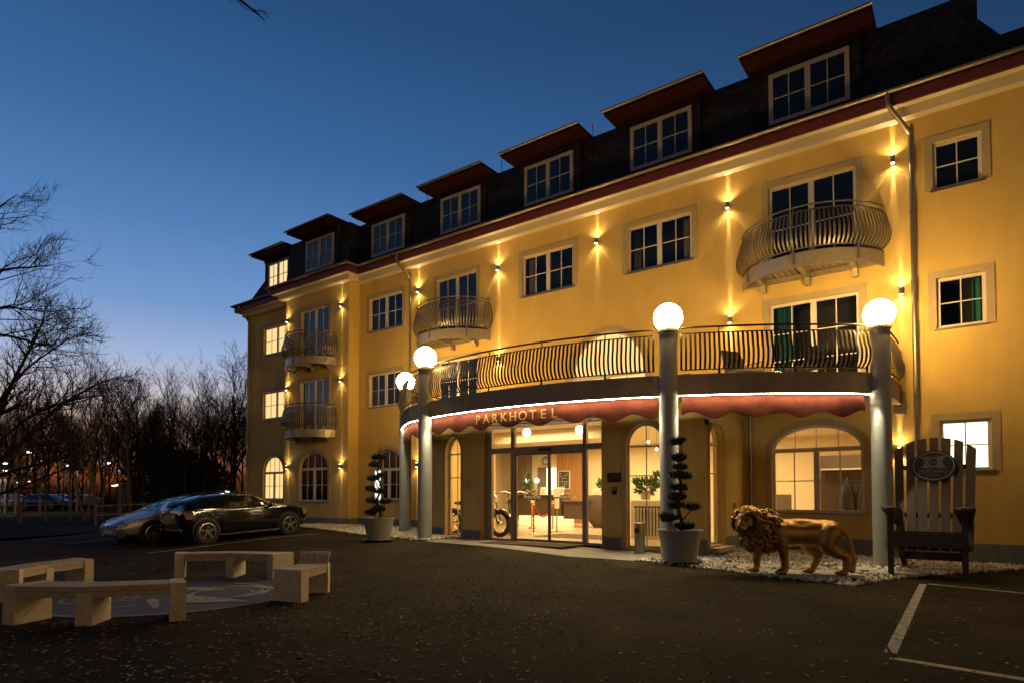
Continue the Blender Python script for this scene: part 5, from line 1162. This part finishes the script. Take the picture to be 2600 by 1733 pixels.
SUV = [(-1.95, .62, .46, .62, .86, .52, .92), (-1.91, .80, .36, .64, .99, .64, 1.05), (-1.78, .87, .30, .66, 1.04, .64, 1.24), (-1.5, .895, .26, .64, 1.03, .62, 1.33), (-1.0, .90, .22, .62, 1.01, .62, 1.405), (-.2, .90, .21, .60, .985, .62, 1.415), (.32, .90, .21, .60, .975, .62, 1.35), (.78, .90, .21, .60, .965, .65, 1.17), (1.12, .90, .23, .60, .965, .72, 1.04), (1.6, .885, .26, .58, .93, .70, .985), (1.98, .84, .30, .55, .84, .64, .885), (2.16, .72, .36, .54, .70, .55, .73), (2.2, .62, .40, .5, .62, .48, .66)]
SK = dict(side=[('q', -1.6, -1.26, -1.44, -1.22), ('r', -1.22, -.35, -1.18, -.33), ('f', -.27, .86, -.25, .36)], chrome=(-1.6, .9), screens=[('rear_window', -1.9, -1.58), ('windscreen', .40, 1.04)], rails=True, mirror=(.70, 1.02),
          bits=[('tail_light', -1.925, -1.82, .46, .765, .87, .98, 'tail_red'), ('head_light', 1.93, 2.09, .52, .78, .66, .80, 'head_clear'), ('number_plate', -1.98, -1.955, -.26, .26, .76, .88, 'plate_white'), ('bumper_bar', -1.965, -1.88, -.62, .62, .40, .46, 'chrome'), ('sill_bar', -.98, .98, .86, .93, .22, .27, 'chrome'), ('door_handle', -1.05, -.87, .885, .915, .84, .87, 'chrome'), ('door_handle', -.1, .08, .885, .915, .83, .86, 'chrome'), ('badge', -1.935, -1.90, -.07, .07, .93, 1.0, 'chrome')])
suv = car('black sport utility car parked facing the hotel, its rear to the yard', (-18.86, 10.82, zg(-18.5, 10.82) - .02), (0, -.046, R_(90)), 'car_black', [(a, b * .94, *r) for a, b, *r in SUV], SK, wb=(-1.33, 1.40), wr=.36, group='cars parked by the hotel')
m = MB(); m.mesh_data(text_mesh('D  BG 2041', .085, .001), Matrix(((0, 0, -1, -2.237), (-1, 0, 0, 0), (0, 1, 0, .79), (0, 0, 0, 1)))) if False else None
HAT = [(-2.18, .62, .42, .60, .84, .54, .88), (-2.08, .80, .34, .62, .96, .62, 1.08), (-1.75, .88, .26, .62, .98, .62, 1.24), (-1.2, .90, .22, .60, .97, .62, 1.34), (-.5, .90, .20, .58, .94, .62, 1.37), (.1, .90, .20, .57, .92, .62, 1.34), (.7, .90, .20, .56, .90, .64, 1.18), (1.15, .90, .20, .56, .87, .70, .99), (1.45, .89, .22, .55, .83, .70, .90), (1.85, .85, .24, .53, .74, .66, .78), (2.1, .74, .28, .50, .62, .56, .66), (2.2, .58, .32, .46, .54, .44, .58)]
HK = dict(side=[('q', -1.7, -1.3, -1.5, -1.26), ('r', -1.24, -.3, -1.18, -.28), ('f', -.22, 1.0, -.2, .34)], chrome=(-1.7, 1.0), screens=[('rear_window', -2.0, -1.6), ('windscreen', .32, 1.16)], mirror=(.78, .96),
          bits=[('tail_light', -2.12, -2.0, .45, .80, .80, .93, 'tail_red'), ('head_light', 1.82, 2.06, .48, .80, .58, .69, 'head_clear'), ('number_plate', 2.19, 2.205, -.26, .26, .36, .47, 'plate_white'), ('grille', 2.13, 2.19, -.45, .45, .50, .60, 'black_plastic'), ('badge', 2.185, 2.20, -.06, .06, .53, .60, 'chrome'), ('fog_light', 1.98, 2.1, .5, .7, .33, .40, 'head_clear'), ('lower_lip', 2.02, 2.17, -.62, .62, .25, .28, 'chrome'), ('door_handle', -.1, .08, .885, .915, .80, .83, 'car_silver')])
car('silver hatchback parked nose to the yard beyond the black car', (-20.85, 10.2, zg(-21.6, 10.2) - .03), (0, .05, R_(-90)), 'car_silver', HAT, HK, group='cars parked by the hotel')
# writing on the black car's plate
m = MB(); m.mesh_data(text_mesh('XY 205', .10, .001), Matrix(((0, 0, -1, -1.984), (-1, 0, 0, 0.02), (0, 1, 0, .785), (0, 0, 0, 1)))); m.build('plate_text', 'ink', suv)
# far cars beyond the trees
def place(k, t): return (t * (-.594 + .804 * k), t * (.804 + .594 * k))
FAR = [(-.79, 60, 'car_white', 15, 'pale far car at the left picture edge beyond the trees'), (-.755, 62, 'car_dark', 110, 'dark far car with a red tail light behind the left trunks'), (-.735, 55, 'car_dark', 25, 'dark far van shape with reflections between the left trunks'), (-.692, 62, 'car_white', 205, 'white far car between the thin birch trunks'), (-.715, 66, 'car_dark', 25, 'dark far car right of the white one beyond the fence')]
for k, tt, p, rz, lb in FAR:
    x, y = place(k, tt); car(lb, (x, y, zg(x, y)), (0, 0, R_(rz)), p, HAT, HK, res=3, group='cars in the far car park', name='far_car')
# ------------------------------------------------------------------ fence rails at the verge
def rail_fence(label, pts):
    t = thing('rail_fence', label, 'fence', (pts[0][0], pts[0][1], 0))
    o = Vector((pts[0][0], pts[0][1], 0))
    for (x, y) in pts: m = MB(); m.tube([Vector((x, y, zg(x, y) - .2)) - o, Vector((x, y, zg(x, y) + .95)) - o], .05, 8); m.build('fence_post', 'rail_wood', t)
    for (a, b) in zip(pts, pts[1:]):
        for h in (.85, .45): m = MB(); m.beam(Vector((a[0], a[1], zg(*a) + h)) - o, Vector((b[0], b[1], zg(*b) + h)) - o, .03, .06); m.build('fence_rail', 'rail_wood', t)
A_, B_ = place(-.66, 27), place(-.49, 33); rail_fence('low rail fence on the verge behind the silver car', [(lerp(A_[0], B_[0], i / 5), lerp(A_[1], B_[1], i / 5)) for i in range(6)])
A_, B_ = place(-.86, 30), place(-.70, 31); rail_fence('low rail fence on the verge at the left picture edge', [(lerp(A_[0], B_[0], i / 4), lerp(A_[1], B_[1], i / 4)) for i in range(5)])
# ------------------------------------------------------------------ street lamps
def street_lamp(label, k, t, h, warm=False, arm=1):
    x, y = place(k, t); r = thing('street_lamp', label, 'street lamp', (x, y, zg(x, y)), R_(36.46 + (180 if arm < 0 else 0)), 'far street lamps beyond the trees')
    m = MB(); m.tube([(0, 0, -.2), (0, 0, h - .1)], [.07, .05], 8); m.tube([(0, 0, h - .1), (-.25, 0, h), (-.5, 0, h + .02)], .035, 6); m.build('pole', 'post_grey', r, smooth=50)
    m = MB(); m.box(-1.05, -.45, -.12, .12, h - .02, h + .07); m.build('lamp_head', 'post_grey', r)
    m = MB(); m.lathe([(0, -.07), (.12, -.03), (.15, .06), (0, .06)], 12, Matrix.Translation((-.78, 0, h - .05))); m.build('lens', 'street_warm' if warm else 'street_glow', r)
    if not warm: spot('street_light', (x, y, h - .2), (-.2, -.5, -1), 130, 150, .5, (.9, .85, .8), .1)
    return r
def hz(y, t): return 1.55 + (1256 - y) * t / 1600.
SL = [(0.5, 1194, 40, 'whitish street lamp at the very left edge', 0), (13, 1195, 41, 'second whitish street lamp from the left edge, same height', 0), (40, 1174, 44, 'whitish street lamp above the leftmost pair', 0), (39, 1193, 47, 'whitish street lamp right of the leftmost pair', 0), (102, 1146, 42, 'highest whitish street lamp among the left trees', 0), (102, 1185, 46, 'whitish street lamp on a pale pole left of the birches', 0), (196, 1179, 46, 'whitish street lamp between the leaning birch trunks', 0), (302, 1173, 44, 'whitish street lamp on a thin pole beside the orange glow', 0),
      (64, 1222, 60, 'small far street lamp low between left trunks', 1), (95, 1220, 62, 'small far street lamp low beside another', 1), (309, 1231, 58, 'warm far lamp, left of a low cluster of three', 1), (316, 1230, 58, 'warm far lamp, middle of a low cluster of three', 1), (322, 1229, 56, 'warm far lamp, right of a low cluster of three', 1), (424, 1252, 60, 'warm far lamp low behind the silver car', 1), (594, 1250, 42, 'warm lamp just above the black car roof', 1), (607, 1246, 42, 'second warm lamp above the black car roof', 1)]
for x, y, t, lb, wm in SL: street_lamp(lb, (x - 1300) / 1600 + .0, t, hz(y, t) - .27, bool(wm))
# ------------------------------------------------------------------ bare trees
def grow(rnd, h, spread=.55, levels=4, r0=.16, trunk_frac=.35, kids=(7, 6, 5, 4), up=.25, lean=(0, 0), clear=.3, wig=.12, minr=.006, ltwig=.55):
    trunk = MB(); crown = MB()
    def branch(p, d, L, r, lv, mb):
        n = 5 if lv < 2 else (3 if lv < levels else 2); path = [p]; q = p; dd = d.copy()
        for i in range(n):
            dd = (dd + Vector((rnd.uniform(-1, 1), rnd.uniform(-1, 1), rnd.uniform(-.6, 1)))*wig * (1.3 if lv else .5) + Vector((0, 0, up * (.35 if lv else .1)))).normalized(); q = q + dd * (L / n); path.append(q)
        rr = [max(minr * .6, lerp(r, r * (.45 if lv else .35), i / n)) for i in range(n + 1)]
        mb.tube(path, rr, 7 if lv == 0 else (5 if lv == 1 else 3), cap=False)
        if lv >= levels: return
        k = kids[min(lv, len(kids) - 1)]
        for j in range(k):
            f = lerp(clear if lv == 0 else .25, 1.0, (j + rnd.random()) / k); i = min(n - 1, int(f * n)); pos = path[i].lerp(path[i + 1], f * n - i); td = (path[i + 1] - path[i]).normalized()
            a = rnd.uniform(0, 2 * math.pi); side = td.orthogonal().normalized(); side = side * math.cos(a) + td.cross(side) * math.sin(a)
            nd = (td * (1 - spread * rnd.uniform(.6, 1.1)) + side * spread * rnd.uniform(.8, 1.2) + Vector((0, 0, up * .4))).normalized()
            branch(pos, nd, L * rnd.uniform(.38, .62) * (1.15 - .5 * f if lv == 0 else 1.0), max(minr, rr[i] * rnd.uniform(.42, .6)), lv + 1, crown)
    branch(Vector((0, 0, -.2)), Vector((lean[0], lean[1], 1)).normalized(), h, r0, 0, trunk); return trunk, crown
KINDS = []
for i in range(5):
    rnd = random.Random(100 + i); tr, cr = grow(rnd, 9.5, .55, 4, .15, kids=(12, 6, 5, 3), up=.35, clear=.28, minr=.011)
    o = thing('bare_tree', 'bare dark tree in the wood behind the parked cars', 'tree', (0, 0, 0), 0, 'bare trees of the wood'); tr.build('trunk', 'branch_dark', o, smooth=60); cr.build('crown', 'branch_dark', o); KINDS.append(o)
rnd = random.Random(77); used = [False] * 5; spots = []
for i in range(42):
    k = lerp(-.84, -.40, (i + rnd.random() * .9) / 42); row = i % 3; t = [46, 56, 68][row] + rnd.uniform(-5, 6); hh = rnd.uniform(.86, 1.08) * [.70, .82, .93][row] * (1.0 if k > -.62 else .92)
    spots.append((k, t, hh))
spots += [(-.443, 46, .92), (-.60, 50, .78), (-.475, 52, .72)]
for i, (k, t, hh) in enumerate(spots):
    x, y = place(k, t); j = i % 5; rz = rnd.uniform(0, 6.28); o = KINDS[j]
    if not used[j]: o.location = (x, y, zg(x, y)); o.rotation_euler = (0, 0, rz); o.scale = (hh,) * 3; used[j] = True
    else: copy_tree(o, (x, y, zg(x, y)), rz, scale=hh)
# dense dark undergrowth of the far wood
u_ = MB(); rnd = random.Random(9)
for i in range(9000):
    k = rnd.uniform(-.86, -.36); t = rnd.uniform(62, 92); x, y = place(k, t); z = abs(rnd.gauss(0, 1)) * (1.5 if k < -.62 else 2.3) * (1.35 if -.60 < k < -.49 else 1.0)
    d = Vector((rnd.uniform(-.5, .5), rnd.uniform(-.5, .5), rnd.uniform(.4, 1))).normalized() * rnd.uniform(.5, 1.2); s = Vector((rnd.uniform(-1, 1), rnd.uniform(-1, 1), 0)).normalized() * rnd.uniform(.02, .05)
    p = Vector((x, y, z)); u_.add([p - s, p + s, p + d], [(0, 1, 2)])
struct(u_.build('undergrowth', 'branch_dark'), 'stuff')
# evergreen mass in the middle of the wood
for i, (k, t, h, w, lb) in enumerate([(-.545, 56, 5.6, 2.4, 'dense dark evergreen bush in the middle of the wood'), (-.515, 58, 5.0, 2.6, 'dense dark evergreen bush left of the hotel corner'), (-.575, 60, 6.3, 2.3, 'tall dark ivy covered tree in the middle of the wood'), (-.485, 60, 4.2, 2.2, 'low dark evergreen bush beside the hotel corner')]):
    x, y = place(k, t); g = leaves((0, 0, h * .5), (w, w, h * .55), 1500, 300 + i, .5, .11, .2); a = MB(); a.tube([(0, 0, -.2), (.1, 0, h * .7)], [.15, .05], 7)
    build_thing('evergreen_bush', lb, 'bush', [('foliage', g, 'topiary_leaf', None), ('trunk', a, 'branch_dark', None)], (x, y, zg(x, y)), 0, 'evergreens in the wood')
# pale thin birch trunks near the verge
for i, (k, t, h, ln, lb) in enumerate([(-.781, 31, 6.5, (.02, 0), 'thin pale birch trunk near the left edge'), (-.700, 33, 7.5, (-.02, .0), 'forked pale birch left of the leaning trunk'), (-.676, 32, 5.2, (-.24, -.17), 'pale birch trunk leaning to the left'), (-.672, 32.3, 5.5, (.03, .02), 'straight pale birch beside the leaning trunk'), (-.661, 33, 7.2, (.005, 0), 'thin straight pale birch trunk, right of the leaning one'), (-.651, 34, 7.0, (.04, .02), 'very thin pale birch behind the silver car bonnet'), (-.604, 40, 6.5, (-.05, -.04), 'stout pale birch beside the orange sunset gap')]):
    rnd = random.Random(200 + i); tr, cr = grow(rnd, h, .5, 3, .075 if i < 6 else .14, kids=(9, 4, 3), up=.25, lean=ln, clear=.45, wig=.07, minr=.008)
    x, y = place(k, t); o = thing('birch_tree', lb, 'tree', (x, y, zg(x, y)), 0, 'pale birches on the verge'); tr.build('trunk', 'trunk_pale', o, smooth=60); cr.build('crown', 'branch_dark', o)
# the big bare tree reaching in from the left
rnd = random.Random(33)
def big_tree(label, k, t, h, seed, **kw):
    rnd = random.Random(seed); tr, cr = grow(rnd, h, **kw); x, y = place(k, t); o = thing('bare_tree', label, 'tree', (x, y, zg(x, y)), 0); tr.build('trunk', 'branch_dark', o, smooth=60); cr.build('crown', 'branch_dark', o); return o
def limb_tree(label, k, t, limbs, h, r0, seed, mr=.006):
    rnd = random.Random(seed); x, y = place(k, t); o = thing('bare_tree', label, 'tree', (x, y, zg(x, y)), R_(36.46)); tr = MB(); tr.tube(catmull([(0, 0, -.3), (.05, 0, h * .4), (0, .05, h * .75), (.1, 0, h)], 5), [lerp(r0, r0 * .08, i / 15) for i in range(16)], 9); tr.build('trunk', 'branch_dark', o, smooth=60)
    cr = MB()
    def twig(p, d, L, r, lv):
        n = 4; path = [p]; q = p; dd = d.copy()
        for i in range(n): dd = (dd + Vector((rnd.uniform(-1, 1), rnd.uniform(-1, 1), rnd.uniform(-.7, .9))) * .2).normalized(); q = q + dd * L / n; path.append(q)
        cr.tube(path, [max(mr * .5, lerp(r, r * .4, i / n)) for i in range(n + 1)], 4 if lv < 2 else 3, cap=False)
        if lv >= 3: return
        for j in range((7, 6, 4)[lv]):
            f = rnd.uniform(.12, 1); i = min(n - 1, int(f * n)); pos = path[i].lerp(path[i + 1], f * n - i); td = (path[i + 1] - path[i]).normalized(); a = rnd.uniform(0, 6.28); sd = td.orthogonal().normalized(); sd = sd * math.cos(a) + td.cross(sd) * math.sin(a)
            twig(pos, (td * .75 + sd * rnd.uniform(.4, .75) + Vector((0, 0, .12))).normalized(), L * rnd.uniform(.35, .6), max(mr, r * .5), lv + 1)
    for pts, r in limbs:
        P = catmull([Vector(p) for p in pts], 6) if False else [Vector(q) for q in catmull([tuple(p) for p in pts], 6)]; n = len(P); cr.tube(P, [lerp(r, r * .10, i / (n - 1)) for i in range(n)], 6, cap=False)
        LL = sum((P[i + 1] - P[i]).length for i in range(n - 1))
        for j in range(int(LL * 6.5)):
            f = rnd.uniform(.18, 1) ; i = min(n - 2, int(f * (n - 1))); td = (P[i + 1] - P[i]).normalized(); a = rnd.uniform(0, 6.28); sd = td.orthogonal().normalized(); sd = sd * math.cos(a) + td.cross(sd) * math.sin(a)
            twig(P[i], (td * .7 + sd * .7 + Vector((0, 0, .15))).normalized(), lerp(1.7, .7, f) * rnd.uniform(.6, 1.1), lerp(r * .45, mr, f), 1)
    cr.build('crown', 'branch_dark', o); return o
# limbs in metres right of and above the trunk foot, seen from the yard; trunk stands just left of the picture
limb_tree('large bare tree whose limbs reach in from the left', -.83, 20, [([(.1, 0, 2.4), (.8, .1, 3.1), (1.9, .2, 4.3), (3.1, .3, 5.1), (4.0, .2, 5.4)], .085), ([(.1, 0, 2.1), (1.1, -.1, 2.4), (2.2, .2, 2.75), (3.1, .1, 3.5), (3.8, 0, 4.1)], .07), ([(0, 0, 3.4), (.6, 0, 5.0), (1.3, .2, 6.8), (1.6, .1, 7.6)], .08), ([(0, 0, 3.0), (1.2, .3, 4.2), (2.6, .4, 4.7), (3.4, .3, 4.75)], .06), ([(.1, 0, 1.5), (1.0, .1, 1.85), (2.2, 0, 2.3), (3.2, 0, 2.6)], .06), ([(0, 0, 4.2), (1.1, -.2, 5.4), (2.3, -.2, 6.3), (2.9, 0, 6.8)], .05)], 6.5, .2, 41)
limb_tree('near bare tree with drooping twigs at the upper left edge', -.90, 12.5, [([(0, 0, 5.4), (.9, 0, 6.0), (1.6, .1, 6.15), (2.0, .1, 6.2)], .04), ([(0, 0, 4.6), (.9, .1, 5.3), (1.5, 0, 5.25), (1.9, .1, 5.3)], .04), ([(0, 0, 4.5), (.9, 0, 4.75), (1.7, .1, 4.6), (2.2, 0, 4.55)], .045), ([(0, 0, 6.3), (.8, 0, 7.2), (1.3, 0, 7.6)], .035)], 8, .16, 42, .004)
x, y = place(-1.15, 8); o = thing('bare_tree', 'tree just outside the left edge with one twig tip showing at the top edge', 'tree', (x, y, zg(x, y)), R_(36.46))
m = MB(); m.tube(catmull([(0, 0, -.3), (.1, 0, 4), (0, .1, 7.5), (.1, 0, 10)], 5), [lerp(.2, .08, i / 15) for i in range(16)], 9); m.build('trunk', 'branch_dark', o, smooth=60)
m = MB(); m.tube(catmull([(0, 0, 6.4), (1.3, 0, 8.3), (3.4, .1, 8.9), (5.0, 0, 8.45), (5.72, 0, 7.93), (5.98, .02, 7.72)], 6), [lerp(.06, .004, i / 30) for i in range(31)], 6, cap=False)
for a, b, c in [((5.55, 0, 8.05), (5.72, .05, 7.9), (5.95, .1, 7.86)), ((5.75, 0, 7.9), (5.9, 0, 7.83), (6.1, 0, 7.8)), ((5.3, 0, 8.25), (5.5, -.1, 8.0), (5.62, -.1, 7.86)), ((5.85, 0, 7.83), (5.98, -.05, 7.80), (6.06, -.05, 7.68))]: m.tube(catmull([a, b, c], 4), [lerp(.007, .003, i / 8) for i in range(9)], 4)
m.build('crown', 'branch_dark', o)
# ------------------------------------------------------------------ fallen leaves
m = MB(); rnd = random.Random(55); n = 0
while n < 7000:
    k = rnd.uniform(-.85, .8); t = 3.2 + 13 * rnd.random() ** 1.4; x, y = place(k, t)
    if math.hypot(x - BC[0], y - BC[1]) < 1.9 or inside(x, y, APRON) or inside(x, y, GRAVEL_R) or x < -17 and y > 7.5: continue
    dens = .16 + .5 * sst((-x - 2.5) / 3) * (1 if k < .15 else .5) + 1.0 * math.exp(-((x + 6.2) ** 2 / 2.2 + (y - 6.0) ** 2 / 1.6)) + .5 * math.exp(-((x + 9) ** 2 / 3 + (y - 7.6) ** 2 / .6))
    if rnd.random() > dens: continue
    n += 1; a = rnd.uniform(0, 6.28); L = rnd.uniform(.014, .042); w = L * rnd.uniform(.25, .6); c, s = math.cos(a), math.sin(a); z = zg(x, y) + .008; h = rnd.uniform(.002, .014)
    m.add([(x - L * c, y - L * s, z), (x + w * s, y - w * c, z + h), (x + L * c, y + L * s, z), (x - w * s, y + w * c, z + h * .4)], [(0, 1, 2, 3)])
struct(m.build('fallen_leaves', 'leaf_tan', recalc=False), 'stuff')
